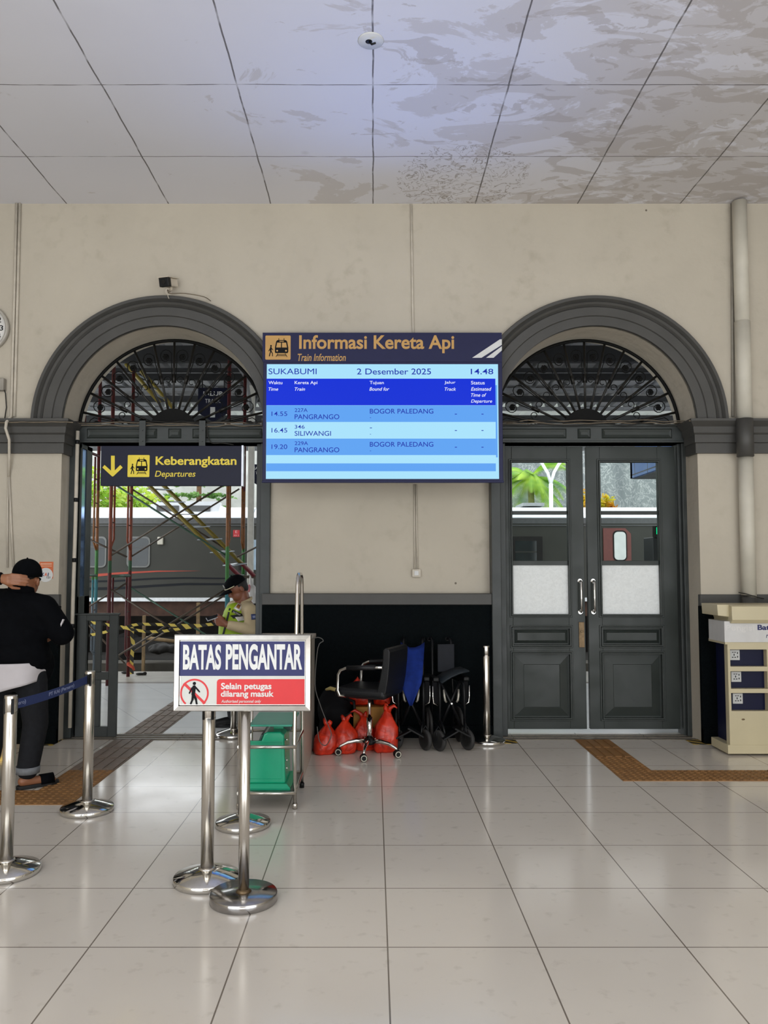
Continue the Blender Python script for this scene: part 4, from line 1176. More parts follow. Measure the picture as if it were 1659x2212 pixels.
bag('red carrier bag directly behind the column of the swivel chair', bx(789, 6.66), 6.66, .20, .22, .28, 3)
bag('red carrier bag at the right end of the floor row, beside the wheelchair', bx(831, 6.60), 6.60, .21, .24, .34, 4)
bag('red carrier bag on top of the yellow carton, seen under the chair seat front', bx(775, 6.86), 6.88, .20, .2, .22, 5, .335, False)
bag('red carrier bag on top of the yellow carton, seen under the chair backrest', bx(824, 6.86), 6.88, .17, .2, .24, 6, .335, False)
CART = mat('yellow_brown_carton', '#a5742c', .7, var=.12)
tag(MB().box((bx(764, 6.86), 6.74, 0), (bx(838, 6.86), 7.02, .33)).build('carton', CART, bevel=.004), 'yellow brown carton under the upper red bags', 'box')
bpk = thing('backpack', 'black backpack with a pale yellow strap patch on the red bags next to the desk', 'backpack', (bx(722, 6.80), 6.80, 0))
FAB = mat('black_nylon_fabric', '#0b0b0e', .8, spec=.2, var=.2, scale=40)
mb = MB(); X_ = bx(722, 6.80)
mb.ball((X_, 6.84, .30), (.15, .10, .20)); mb.ball((X_ + .02, 6.78, .24), (.12, .09, .14)); mb.ball((X_, 6.86, .14), (.14, .10, .14))
fused('body', mb, .012, FAB, bpk)
MB().tube([(X_ + .10, 6.74, .40), (X_ + .17, 6.72, .38), (X_ + .175, 6.71, .31), (X_ + .12, 6.72, .27), (X_ + .05, 6.71, .25)], .012, 8).build('strap', BLACK, bpk)
MB().tube([(X_ - .07, 6.74, .475), (X_ - .03, 6.725, .49), (X_ + .02, 6.725, .475), (X_ + .03, 6.73, .44)], [.010, .015, .016, .008], 8).build('patch', mat('pale_yellow_strap', '#b7a566', .6, var=.1), bpk)

# ================================================================== folded wheelchairs
WFR = mat('black_wheelchair_tube', '#0e0f11', .4, .2, spec=.3, var=.15)
TYRE = mat('grey_black_tyre', '#2a2928', .7, var=.15)
def wheelchair(label, x, y, blue, rot=0):
    rt_ = thing('folded_wheelchair', label, 'wheelchair', (0, 0, 0))
    w = .105
    for s_ in (-1, 1):
        X = s_ * w
        f = MB()
        f.tube([(X * .78, .42, .87), (X * .78, .36, .89), (X * .80, .30, .86), (X * .85, .28, .50), (X, .26, .14)], .011, 10)
        f.tube([(X * .85, .28, .55), (X, .05, .55), (X, -.02, .53), (X, -.03, .45), (X, -.03, .14)], .011, 10)
        f.tube([(X, .26, .36), (X, -.03, .36)], .010, 8); f.tube([(X, .26, .18), (X, -.03, .18)], .010, 8)
        f.build('side_frame', WFR, rt_)
        MB().tube([(X * .78, .42, .87), (X * .78, .50, .87)], .016, 10).build('hand_grip', BLACK, rt_)
        MB().cbox((X * 1.25, .10, .575), (.05, .24, .035)).build('arm_pad', BLACK, rt_, bevel=.01)
        g = MB(); g.prism([(X * .95, .55), (X * 1.45, .55), (X * 1.45, .42), (X * 1.35, .37), (X, .37)], .02, .024); g.build('side_guard', FAB, rt_)
        MB().tube([(X * 1.5, .0, .52), (X * 1.5, .0, .43), (X * 1.45, .0, .38), (X * 1.1, .0, .36)], .005, 8).build('guard_hoop', CHROME, rt_)
        c = Vector((X * 1.15, -.06, .085))
        fk = MB(); fk.tube([c + Vector((-.02, 0, 0)), c + Vector((-.02, .02, .08)), c + Vector((0, .03, .11)), c + Vector((.02, .02, .08)), c + Vector((.02, 0, 0))], .006, 6); fk.build('castor_fork', WFR, rt_)
        rw = Matrix.Rotation(R(90), 3, 'Y') ; rz = Matrix.Rotation(R(35 * s_ if blue else 22), 3, 'Z')
        wh = MB(); wh.lathe([(.058, -.014), (.078, -.016), (.085, -.008), (.085, .008), (.078, .016), (.058, .014), (.058, -.014)], c, 28, rot=rz @ rw)
        t_ = wh.build('castor_wheel', TYRE, rt_)
        sp = MB(); sp.lathe([(.001, -.010), (.018, -.012), (.018, .012), (.001, .010)], c, 14, rot=rz @ rw)
        for k in range(5):
            e = rz @ rw @ Vector((math.cos(k * 1.257), math.sin(k * 1.257), 0)); sp.tube([c + e * .014, c + e * .062], .008, 6)
        sp.build('spokes', WFR, t_)
        MB().tube([(X * .98, -.035, .24), (X * .9, -.10, .20), (X * .85, -.13, .15)], .009, 8).build('footrest_tube', WFR, rt_)
        q = MB(); q.cbox((X * .45, -.14, .165 if s_ > 0 else .15), (.15, .09, .014), Matrix.Rotation(R(28 * s_), 3, 'Y')); q.build('footplate', BLACK, rt_, bevel=.004)
        MB().tube([(X * .62, .0, .49), (X * .58, -.01, .44), (X * .52, -.01, .40), (X * .40, -.01, .385)], [.008, .011, .010, .008], 8).build('brake_lever', mat('dull_silver_lever', '#9a968c', .4, .6, var=.1), rt_)
        c2 = Vector((X * 1.3, .26, .15))
        rr = MB(); rr.lathe([(.12, -.012), (.140, -.013), (.15, -.005), (.15, .005), (.140, .013), (.12, .012), (.12, -.012)], c2, 32, rot=rw)
        o = rr.build('rear_wheel', TYRE, rt_)
        sp = MB()
        for k in range(6):
            e = rw @ Vector((math.cos(k * 1.047), math.sin(k * 1.047), 0)); sp.tube([c2, c2 + e * .125], .007, 6)
        sp.build('spokes', WFR, o)
    cr_ = MB(); cr_.tube([(-w * .85, .02, .555), (0, .0, .375), (w * .8, .02, .19)], .013, 8); cr_.build('cross_brace', WFR, rt_)
    cr_ = MB(); cr_.tube([(w * .85, .04, .555), (0, .02, .375), (-w * .8, .04, .19)], .013, 8); cr_.build('cross_brace', WFR, rt_)
    MB().cyl((0, -.018, .375), (0, .03, .375), .008, 10).build('pivot_bolt', CHROME, rt_)
    if blue:
        q = MB(); rows = []
        for k in range(9):
            t = k / 8; z = .86 - .50 * t; hw = .105 * (1 - .15 * t) if t < .55 else .105 * (1 - .15 * .55) * (1 - (t - .55) / .45) + .008
            rows.append([Vector((hw * u, .20 - .24 * min(1, t * 1.6) + .05 * abs(u) ** 1.5 * (1 if t < .3 else -.3), z - (.045 * (1 - u * u) if k == 0 else 0))) for u in (-1, -.6, -.2, .2, .6, 1)])
        q.rings(rows, closed=False, cap=False); o = q.build('blue_seat_cloth', mat('royal_blue_nylon', '#122a72', .8, spec=.2, var=.2, scale=20), rt_, smooth=True)
        o.modifiers.new('s', 'SOLIDIFY').thickness = .006
    else:
        q = MB(); q.cbox((0.03, .27, .72), (.15, .02, .24)); q.build('back_cloth', mat('dark_blue_grey_nylon', '#10141c', .8, var=.2), rt_, bevel=.008)
        rows = [[Vector((-.09 + .24 * v, y, .555 + .09 * v + .02 * math.sin(v * 3))) for v in (0, .33, .66, 1)] for y in (-.03, .1, .24)]
        q = MB(); q.rings(rows, closed=False, cap=False); o = q.build('seat_cloth', mat('dark_teal_nylon', '#131d24', .7, var=.2), rt_, smooth=True); o.modifiers.new('s', 'SOLIDIFY').thickness = .012
    rt_.location = (x, y, 0); rt_.rotation_euler = (0, 0, rot)
wheelchair('folded black wheelchair with a blue seat cloth beside the swivel chair', P(888, 1500, 6.68).x, 6.68, True, R(-6))
wheelchair('folded black wheelchair with a dark seat cloth, next to the steel barrier post', P(974, 1500, 6.68).x, 6.66, False, R(10))

# ================================================================== charging kiosk
KW = mat('cream_white_laminate', '#bcb191', .35, var=.04, scale=5)
KG = mat('pale_grey_sign_strip', '#c3c2c0', .35, var=.05)
KN = mat('navy_niche_laminate', '#070b2c', .4, spec=.2, var=.08)
kx0, kx1, ky0, ky1 = 2.84, 4.3, 6.42, 6.73
kk = thing('charging_kiosk', 'white and navy battery charging kiosk with three socket niches at the right edge', 'kiosk', ((kx0 + kx1) / 2, ky0, 0))
kz = lambda py: P(1600, py, ky0).z
kX = lambda px: P(px, 1450, ky0).x
zt, zo, zl1, zl0 = kz(1306), kz(1346), kz(1342), kz(1387)
# front carcase with niches
fr = MB(); nz_ = [(kz(1403), kz(1440)), (kz(1450), kz(1488)), (kz(1497), kz(1536))]
nxa, nxb = kX(1578), kX(1657.5)
fr.box((kx0 + .02, ky0, .02), (nxa, ky0 + .06, zl0)); fr.box((nxb, ky0, .02), (kx1, ky0 + .06, zl0))
zs_ = [zl0] + [v for p in nz_ for v in p] + [.02]
for k in range(0, len(zs_), 2): fr.box((nxa, ky0, zs_[k + 1]), (nxb, ky0 + .06, zs_[k]))
fr.build('front_panel', KW, kk)
MB().box((kx0 + .06, ky0 + .055, .02), (kx1, ky1, zl0)).build('carcase', KN, kk)
MB().box((kx0 - .0, ky0 - .006, .015), (kx1, ky1, .085)).build('plinth', KW, kk, bevel=.003)
MB().box((kx0 + .0, ky0 - .005, zl0 - .018), (kx0 + .07, ky1, zl0 + .004)).build('shelf_edge', KW, kk)
MB().box((kx0 - .005, ky0 - .01, zl0), (kx1, ky1 - .02, zl1)).build('sign_strip', KG, kk)
tp = MB(); tp.prism([(kx0 - .055, zt), (kx1, zt), (kx1, zo), (kx0 + .05, zo), (kx0 + .05, zo + .025), (kx0 + .04, zo + .05), (kx0 - .05, zo + .06)], ky0 + .0, ky1)
tp.build('top_hood', KW, kk, bevel=.004)
hd_ = MB(); hd_.prism_x([(ky0, zt), (ky0 - .05, zt - .012), (ky0 - .055, zo + .03), (ky0 - .03, zo), (ky0 + .02, zo), (ky0 + .02, zt)], kx0 + .04, kx1); hd_.build('hood_front', KW, kk, bevel=.003)
for k, (a, b) in enumerate(nz_):
    cxs = kX(1594 + k * 2); cz_ = a - (a - b) * .36
    o = MB().box((cxs - .041, ky0 + .047, cz_ - .042), (cxs + .041, ky0 + .056, cz_ + .042)).build('socket', mat('grey_white_socket', '#b9bab8', .4, var=.04), kk, bevel=.003)
    h = MB()
    for u, v, w_, t_ in ((-.016, .022, .006, .003), (.002, .022, .006, .003), (.022, .016, .0035, .007), (-.006, .002, .0035, .008), (.022, -.014, .0035, .007), (-.018, -.018, .006, .0035), (.002, -.018, .006, .0035)):
        h.box((cxs + u - w_, ky0 + .0455, cz_ + v - t_), (cxs + u + w_, ky0 + .047, cz_ + v + t_))
    h.build('socket_hole', BLACK, o)
text('lettering', 'Pengisi', B2(1568, 1350, 1629, 1366, ky0 - .01), ky0 - .01, mat('faded_strip_print', '#cbc9c6', .5, var=.04), kk, bold=.02)
text('lettering', 'Baterai', B2(1636.5, 1349.5, 1692, 1361, ky0 - .01), ky0 - .01, SNAVY, kk, bold=.03)
text('lettering', 'r', B2(1655, 1371, 1659.5, 1378, ky0 - .01), ky0 - .01, SNAVY, kk, italic=.2)
MB().ball((kX(1602.5), ky0, kz(1554)), (.014, .003, .007), 10, 6).build('chip', BRASS, kk)

# ================================================================== platform side
GRAVEL = mat('dark_track_bed', '#1d1915', .9, var=.35, scale=14, bump=.5, bscale=30)
struct('floor', MB().box((-30, 11.6, -1.3), (34, 60, -1.15)), GRAVEL)
struct('trim_11', MB().box((-20, 17.2, -1.15), (20, 17.8, -.55)), mat('track_side_concrete', '#3d3930', .85, var=.3, scale=3))
RAIL = mat('rusty_rail', '#54402f', .5, .6, var=.3)
for k, y in enumerate((13.2, 14.27)):
    tag(MB().box((-20, y - .035, -1.15), (22, y + .035, -1.0)).build('rail', RAIL), 'rusty track rail in the empty near track', 'rail', 'rails of the near track')

# canopy over the platform
SHEET = mat('grey_corrugated_roof_sheet', '#c4c6c9', .5, 0, var=.12, scale=3)
SHEETW = mat('white_translucent_roof_sheet', '#e6e7e4', .5, var=.06, scale=3)
_t = SHEETW.node_tree; _tl = _t.nodes.new('ShaderNodeBsdfTranslucent'); _tl.inputs[0].default_value = (.8, .82, .8, 1)
_mx = _t.nodes.new('ShaderNodeMixShader'); _mx.inputs[0].default_value = .35
_t.links.new(_t.nodes['Principled BSDF'].outputs[0], _mx.inputs[1]); _t.links.new(_tl.outputs[0], _mx.inputs[2]); _t.links.new(_mx.outputs[0], _t.nodes['Material Output'].inputs[0])
PURL = mat('dark_painted_purlin', '#1d1e20', .6, var=.2)
PURLG = mat('grey_painted_purlin', '#85878a', .5, var=.15)
can = thing('platform_canopy', 'corrugated metal platform canopy on dark purlins, seen through the fanlights', 'canopy', (0, 13, 4.6))
def corr(y0, y1, z0, z1, m, step=.25):
    mb = MB(); r0, r1 = [], []
    x = -7.2
    while x < 7.6:
        for dx, dz in ((0, 0), (.15, 0), (.17, .08), (.23, .08)):
            r0.append(Vector((x + dx, y0, z0 + dz))); r1.append(Vector((x + dx, y1, z1 + dz)))
        x += step
    mb.rings([r0, r1], closed=False, cap=False, smooth=False)
    o = mb.build('roof_sheet', m, can); o.modifiers.new('s', 'SOLIDIFY').thickness = .004
corr(7.42, 11.5, 4.66, 4.66, SHEET); corr(11.45, 13.7, 4.70, 4.62, SHEET); corr(13.65, 15.0, 4.66, 4.60, SHEET); corr(14.95, 19.4, 4.64, 4.60, SHEETW)
for y, h, w, m in ((8.4, .14, .07, PURL), (9.6, .14, .07, PURL), (10.75, .22, .10, PURL), (11.95, .05, .05, PURL), (12.15, .13, .06, PURL), (12.05, .04, .10, PURLG), (13.35, .05, .16, PURLG), (13.9, .10, .06, PURL), (14.9, .05, .12, PURLG), (15.7, .15, .08, PURL), (17.2, .08, .06, PURL), (18.6, .08, .06, PURL), (19.35, .16, .06, PURLG)):
    MB().box((-7.2, y - w / 2, 4.57 - h), (7.6, y + w / 2, 4.575)).build('purlin', m, can)
for x in (-7.0, P(541, 1200, 12.2).x, 7.4):
    c = MB().box((x - .045, 12.15, 0), (x + .045, 12.25, 4.5)); c.build('column', mat('white_steel_column', '#d5d3cb', .45, var=.08), can, bevel=.01)
    for y in (11.6, 12.8):
        MB().tube([(x, 12.2, 3.9), (x, y, 4.38)], .03, 8).build('rafter', PURLG, can)
    MB().box((x - .04, 7.5, 4.36), (x + .04, 19.3, 4.44)).build('beam', PURLG, can)

# hanging track signs
def track_sign(label, px0, py0, px1, py1, Y, num):
    x0, z0, x1, z1 = B2(px0, py0, px1, py1, Y)
    root = thing('track_sign', label, 'sign', ((x0 + x1) / 2, Y, z0))
    h = z1 - z0; xm = (x0 + x1) / 2
    MB().prism([(x0, z1), (x1, z1), (x1, z0 + .28 * h), (xm, z0), (x0, z0 + .28 * h)], Y, Y + .06).build('panel', NAVYD, root)
    for x in (x0 + .06, x1 - .06): MB().cyl((x, Y + .03, z1 - .01), (x, Y + .03, 4.6), .012, 8).build('hanger', PURL, root)
    text('lettering', 'JALUR', (x0 + .14 * (x1 - x0), z1 - .27 * h, x1 - .14 * (x1 - x0), z1 - .10 * h), Y, WHITEP, root, bold=.02)
    text('lettering', 'TRACK', (x0 + .24 * (x1 - x0), z1 - .44 * h, x1 - .24 * (x1 - x0), z1 - .32 * h), Y, WHITEP, root)
    text('lettering', num, (xm - .07 * h, z0 + .14 * h, xm + .07 * h, z0 + .44 * h), Y, WHITEP, root)
track_sign('navy hanging track sign with number one behind the left fanlight', 427, 838, 492, 912, 12.6, '1')
track_sign('navy hanging track sign with number two beside the board, past the white column', 540, 1003, 588, 1052, 16.2, '2')

# ------------------------------------------------------------------ train
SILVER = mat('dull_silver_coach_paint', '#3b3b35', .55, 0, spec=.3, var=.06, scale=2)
ROOFM = mat('pale_coach_roof', '#d5d9dc', .4, var=.10, scale=1.2)
EAVE = mat('dark_eave_band', '#4c4d4d', .5, var=.1)
TGL = mat('dark_coach_window_glass', '#20282a', .06, var=.3, scale=2)
UNDER = mat('brown_underframe', '#4a3226', .8, var=.35, scale=4)
DARKU = mat('black_running_gear', '#191613', .8, var=.3)
SORG = mat('orange_livery_stripe', '#a83a22', .5, var=.05); SDRK = mat('slate_livery_stripe', '#15181d', .5, var=.05, spec=.2)
YT_ = 21.0
def tz(py): return P(808, py, YT_).z
def tx(px): return P(px, 1200, YT_).x
TROOF = [(YT_, tz(1131)), (YT_ + .03, tz(1117)), (YT_ + .16, tz(1108)), (YT_ + .42, tz(1099)), (YT_ + .85, tz(1091)), (YT_ + 1.45, tz(1088)), (YT_ + 2.05, tz(1091)), (YT_ + 2.5, tz(1099)), (YT_ + 2.8, tz(1117)), (YT_ + 2.9, tz(1131))]
def coach(name, label, x0, x1):
    root = thing(name, label, 'train coach', ((x0 + x1) / 2, YT_ + 1.4, -1.0))
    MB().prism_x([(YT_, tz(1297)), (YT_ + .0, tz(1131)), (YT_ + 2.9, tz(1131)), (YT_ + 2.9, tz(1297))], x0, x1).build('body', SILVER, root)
    MB().prism_x(TROOF, x0, x1, smooth=False).build('roof', ROOFM, root)
    MB().box((x0, YT_ - .012, tz(1131)), (x1, YT_, tz(1119))).box((x0, YT_ - .02, tz(1136)), (x1, YT_, tz(1134))).build('eave_band', EAVE, root)
    MB().box((x0, YT_ - .03, tz(1299)), (x1, YT_ + .3, tz(1291))).build('sill_strip', mat('pale_sill_strip', '#c8cbcc', .3, .4, var=.1), root)
    MB().box((x0 + .1, YT_ + .1, tz(1331)), (x1 - .1, YT_ + 2.8, tz(1298))).build('underframe', UNDER, root)
    for cx in (x0 + 2.4, x1 - 2.4):
        b = MB().box((cx - 1.4, YT_ + .25, -.75), (cx + 1.4, YT_ + .5, -.35))
        b.build('bogie', DARKU, root)
        for dx in (-1.0, 1.0): MB().lathe([(.001, -.07), (.43, -.07), (.46, -.03), (.46, .07), (.001, .07)], (cx + dx, YT_ + .6, -.69), 28, rot=Matrix.Rotation(R(90), 3, 'X')).build('wheel', DARKU, root)
    MB().box((x0 + 5, YT_ + .4, -.75), (x0 + 7.5, YT_ + 2.4, .15)).box((x1 - 7, YT_ + .4, -.6), (x1 - 5.5, YT_ + 2.4, .15)).build('equipment_box', DARKU, root)
    return root
def cwin(root, px0, py0, px1, py1, r=.12):
    x0, z0, x1, z1 = B2(px0, py0, px1, py1, YT_)
    f = MB().prism(rrect(x0, z0, x1, z1, r), YT_ - .03, YT_).build('window', mat('grey_window_surround', '#6d6e6b', .5, 0, var=.05), root)
    k = .045
    MB().prism(rrect(x0 + k, z0 + k, x1 - k, z1 - k, r * .8), YT_ - .036, YT_ - .028).build('pane', TGL, f)
    zt_ = z1 - (z1 - z0) * .34
    MB().box((x0 + k, YT_ - .045, zt_ - .02), (x1 - k, YT_ - .036, zt_ + .02)).build('glazing_bar', EAVE, f)
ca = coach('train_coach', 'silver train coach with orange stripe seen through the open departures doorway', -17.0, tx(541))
for a in (174, 274): cwin(ca, a, 1159, a + 51 if a > 200 else 231, 1226)
for k in range(1, 5): cwin(ca, 274 - 100 * (k + 1), 1159, 325 - 100 * (k + 1), 1226)
def stripe(root, pts_, m):
    MB().prism([(P(a, b, YT_).x, P(a, b, YT_).z) for a, b in pts_], YT_ - .006, YT_).build('livery_stripe', m, root)
stripe(ca, [(-60, 1243), (190, 1241), (260, 1236), (340, 1232.5), (435, 1233), (340, 1235.5), (260, 1240.5), (190, 1247.5), (-60, 1250)], SORG)
stripe(ca, [(-60, 1258), (250, 1253), (330, 1248), (400, 1246.5), (540, 1249), (540, 1251.5), (400, 1250), (330, 1252), (250, 1257), (-60, 1263)], SDRK)
stripe(ca, [(-60, 1273), (250, 1268), (330, 1263), (400, 1259), (540, 1260), (540, 1264), (400, 1264), (330, 1268), (250, 1274), (-60, 1279)], SDRK)
x0, z0, x1, z1 = B2(341, 1160, 353.5, 1177, YT_)
MB().box((x0, YT_ - .08, z0), (x1, YT_, z1)).build('lamp_box', mat('pale_lamp_box', '#b9b4a5', .3, var=.1), ca, bevel=.02)
x0, z0, x1, z1 = B2(503.5, 1145, 518, 1160, YT_)
o = MB().box((x0, YT_ - .01, z0), (x1, YT_, z1)).build('marker_plate', mat('red_marker_plate', '#b5252c', .4, var=.05), ca)
text('lettering', 'E', B2(508.5, 1146, 513, 1151.5, YT_), YT_ - .01, mat('marker_print', '#d9a3a0', .5), o)
text('lettering', 'ADI. 5', B2(505, 1155, 516, 1158, YT_), YT_ - .01, mat('marker_print', '#d9a3a0'), o)
# roof air conditioner
ac = MB(); 
def bx3(px0, py0, px1, py1, Y, d): 
    x0, z0, x1, z1 = B2(px0, py0, px1, py1, Y); return (x0, Y, z0), (x1, Y + d, z1)
ac.box(*bx3(325, 1089, 470, 1109, YT_ + .35, 1.6)); ac.prism([(P(a, b, YT_ + .3).x, P(a, b, YT_ + .3).z) for a, b in ((318, 1112), (470, 1110), (478, 1088), (472, 1083), (340, 1083), (330, 1092))], YT_ + .3, YT_ + .36)
au = ac.build('air_conditioner', ROOFM, ca)
MB().box(*bx3(314, 1107, 466, 1114, YT_ + .22, .1)).build('vent_base', DARKU, au)
for a, b in ((338, 386), (400, 454)): MB().box(*bx3(a, 1092, b, 1104, YT_ + .27, .04)).build('vent_grille', EAVE, au)
# steps handle
x0, z0, x1, z1 = B2(516, 1214, 521, 1232, YT_); MB().box((x0, YT_ - .05, z0), (x1, YT_, z1)).build('hand_rail', DARKU, ca)
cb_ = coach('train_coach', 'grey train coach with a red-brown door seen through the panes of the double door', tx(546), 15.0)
x0, z0, x1, z1 = B2(547, 1166, 568, 1231, YT_)
o = MB().box((x0, YT_ - .02, z0), (x1, YT_, z1)).build('coach_door', mat('pale_blue_coach_door', '#9fb3c2', .3, var=.12, scale=6), cb_)
MB().box((x0 + .25, YT_ - .05, z0 + .45), (x0 + .29, YT_ - .02, z0 + .9)).build('door_handle', DARKU, o)
for a, b, c, e in ((1305, 1141, 1362, 1300),):
    x0, z0, x1, z1 = B2(a, b, c, e, YT_); o = MB().prism([(x0, z0), (x1, z0), (x1, z1 - .15), (x1 - .15, z1), (x0, z1)], YT_ - .03, YT_).build('coach_door', mat('red_brown_coach_door', '#6a2f26', .45, var=.1), cb_)
    x0, z0, x1, z1 = B2(1324, 1146, 1353, 1212, YT_); w = MB().prism(rrect(x0, z0, x1, z1, .12), YT_ - .04, YT_ - .03).build('window_gasket', DARKU, o)
    x0, z0, x1, z1 = B2(1326.5, 1149, 1350.5, 1209.5, YT_)
    MB().prism(rrect(x0, z0, x1, z1, .1), YT_ - .048, YT_ - .04).build('door_window', mat('milky_door_window', '#dfe3df', .3, var=.06, scale=5), o)
for a in (1108, 880, 990): 
    x0, z0, x1, z1 = B2(a, 1159, a + 63, 1228, YT_)
    f = MB().box((x0, YT_ - .04, z0), (x1, YT_, z1)).build('window', DARKU, cb_)
    MB().box((x0 + .06, YT_ - .046, z0 + .06), (x1 - .16, YT_ - .04, z1 - .12)).build('pane', TGL, f)
    MB().box((x0 + .06, YT_ - .05, (z0 + z1) / 2), (x1 - .16, YT_ - .044, (z0 + z1) / 2 + .03)).build('glazing_bar', SILVER, f)
MB().box(*bx3(1130, 1086, 1176, 1093, YT_ + 1.0, 1.2)).build('air_conditioner', mat('grey_roof_unit', '#8d8f90', .5, var=.1), cb_)

# ------------------------------------------------------------------ beyond the tracks
def mk_wall():
    t = NT('stained_retaining_wall')
    a = t.noise(.5, 6, dist=.8); b = t.noise(1.6, 8, dist=2.2, rough=.65); c = t.noise(.9, 5, vec=t.mapping((2.2, 1, .4)))
    col = t.mix(a, '#6c7272', '#8a908f')
    col = t.mix(t.math('MULTIPLY', t.ramp(b, [(.47, 0.0), (.5, 1.0), (.54, 0.0)]), .8), col, '#b9bcb9')
    col = t.mix(t.math('MULTIPLY', t.ramp(c, [(.45, 0.0), (.62, 1.0)]), .5), col, '#565c60')
    t.link(col, t.b.inputs['Base Color']); t.b.inputs['Roughness'].default_value = .85
    return t.m
struct('wall_track_side', MB().box((-28, 25.2, -1.15), (30, 25.6, .55)), mat('dark_undertrain_backing', '#26221d', .9, var=.3, scale=3))  # added dark backing, hides the bright view beneath the coaches
struct('wall_track_side', MB().box((5.5, 34, -1.15), (30, 34.6, 7.6)), mk_wall())
struct('wall_track_side', MB().box((-26, 34, -1.15), (5.5, 34.5, 7.2)), mat('overexposed_pale_wall', '#b4b5b0', .85, var=.2, scale=1.5))  # overexposed white put into this wall's pale colour

def leafcloud(mb, c, r, n, size, rnd, droop=0):
    for _ in range(n):
        u = Vector((rnd.gauss(0, 1), rnd.gauss(0, 1), rnd.gauss(0, 1))).normalized()
        k = rnd.uniform(.55, 1.0)
        p = Vector(c) + Vector((u.x * r[0], u.y * r[1], u.z * r[2])) * k
        a = Vector((rnd.uniform(-1, 1), rnd.uniform(-1, 1), rnd.uniform(-.6, .6) - droop)).normalized()
        b = a.cross(Vector((rnd.uniform(-1, 1), rnd.uniform(-1, 1), rnd.uniform(-1, 1)))).normalized()
        s_ = size * rnd.uniform(.6, 1.3)
        mb.face([p - a * s_, p + b * s_ * .45, p + a * s_, p - b * s_ * .45])
def mk_leaf(name, a, b):
    m = mat(name, a, .5, var=0)
    nt = m.node_tree; n = nt.nodes; L = nt.links; pb_ = n['Principled BSDF']
    tc = n.new('ShaderNodeTexCoord'); nz = n.new('ShaderNodeTexNoise'); nz.inputs['Scale'].default_value = 1.7; L.new(tc.outputs['Object'], nz.inputs['Vector'])
    rp = n.new('ShaderNodeValToRGB'); rp.color_ramp.elements[0].color = lin(a); rp.color_ramp.elements[1].color = lin(b); rp.color_ramp.elements[0].position = .35; rp.color_ramp.elements[1].position = .65
    L.new(nz.outputs['Fac'], rp.inputs['Fac']); L.new(rp.outputs[0], pb_.inputs['Base Color'])
    tl = n.new('ShaderNodeBsdfTranslucent'); L.new(rp.outputs[0], tl.inputs[0])
    mx = n.new('ShaderNodeMixShader'); mx.inputs[0].default_value = .4
    out = n['Material Output']; L.new(pb_.outputs[0], mx.inputs[1]); L.new(tl.outputs[0], mx.inputs[2]); L.new(mx.outputs[0], out.inputs[0])
    return m
LEAF1 = mk_leaf('bright_green_leaves', '#7fae3a', '#b9c84c'); LEAF2 = mk_leaf('conifer_needles', '#5d8a4a', '#86ad5e'); LEAF3 = mk_leaf('palm_frond_green', '#5a9424', '#b2d048'); LEAF4 = mk_leaf('croton_red_yellow_leaves', '#c8561f', '#c8c22a')
BARK = mat('brown_bark', '#6d5038', .85, var=.25)
def tree(name, label, px, py, Y, r, n, size, m, seed, trunk=True):
    c = P(px, py, Y); rnd = random.Random(seed)
    root = thing(name, label, 'tree', (c.x, Y, -1.15))
    mb = MB()
    for k in range(5):
        cc = c + Vector((rnd.uniform(-.5, .5) * r[0], rnd.uniform(-.4, .4) * r[1], rnd.uniform(-.4, .4) * r[2]))
        leafcloud(mb, cc, (r[0] * .62, r[1] * .62, r[2] * .62), n // 5, size, rnd)
    mb.build('crown', m, root)
    MB().tube([(c.x, Y, -1.15), (c.x + .1, Y, c.z * .5), (c.x, Y, c.z)], [.14, .10, .06], 8).build('trunk', BARK, root)
tree('leafy_tree', 'bright yellow green leafy tree behind the silver coach, under the departures sign', 235, 1075, 26.2, (1.65, 1.2, 1.35), 1500, .12, LEAF1, 1)
tree('leafy_tree', 'lighter green leafy tree behind the silver coach, left of the conifer', 320, 1088, 28.3, (1.3, 1, .8), 900, .11, LEAF1, 2)
# conifer with tiered branches
cf = thing('conifer', 'conifer with flat tiered branches behind the coach roof', 'tree', (P(430, 1060, 31.5).x, 31.5, -1.15))
ct_ = P(430, 1060, 31.5); rnd = random.Random(5)
MB().tube([(ct_.x, 31.5, -1.15), (ct_.x, 31.5, 6.8)], [.18, .07], 8).build('trunk', BARK, cf)
mb = MB()
for t in range(9):
    z = 2.3 + t * .52; L_ = 2.3 - t * .2
    for k in range(7):
        a = k * .9 + t * .5
        for i in range(26):
            s_ = rnd.uniform(.15, 1)
            p = Vector((ct_.x + math.cos(a) * L_ * s_, 31.5 + math.sin(a) * L_ * s_ * .7, z + .28 * s_ - .3 * s_ * s_))
            leafcloud(mb, p, (.12, .12, .05), 2, .11, rnd)
mb.build('branches', LEAF2, cf)
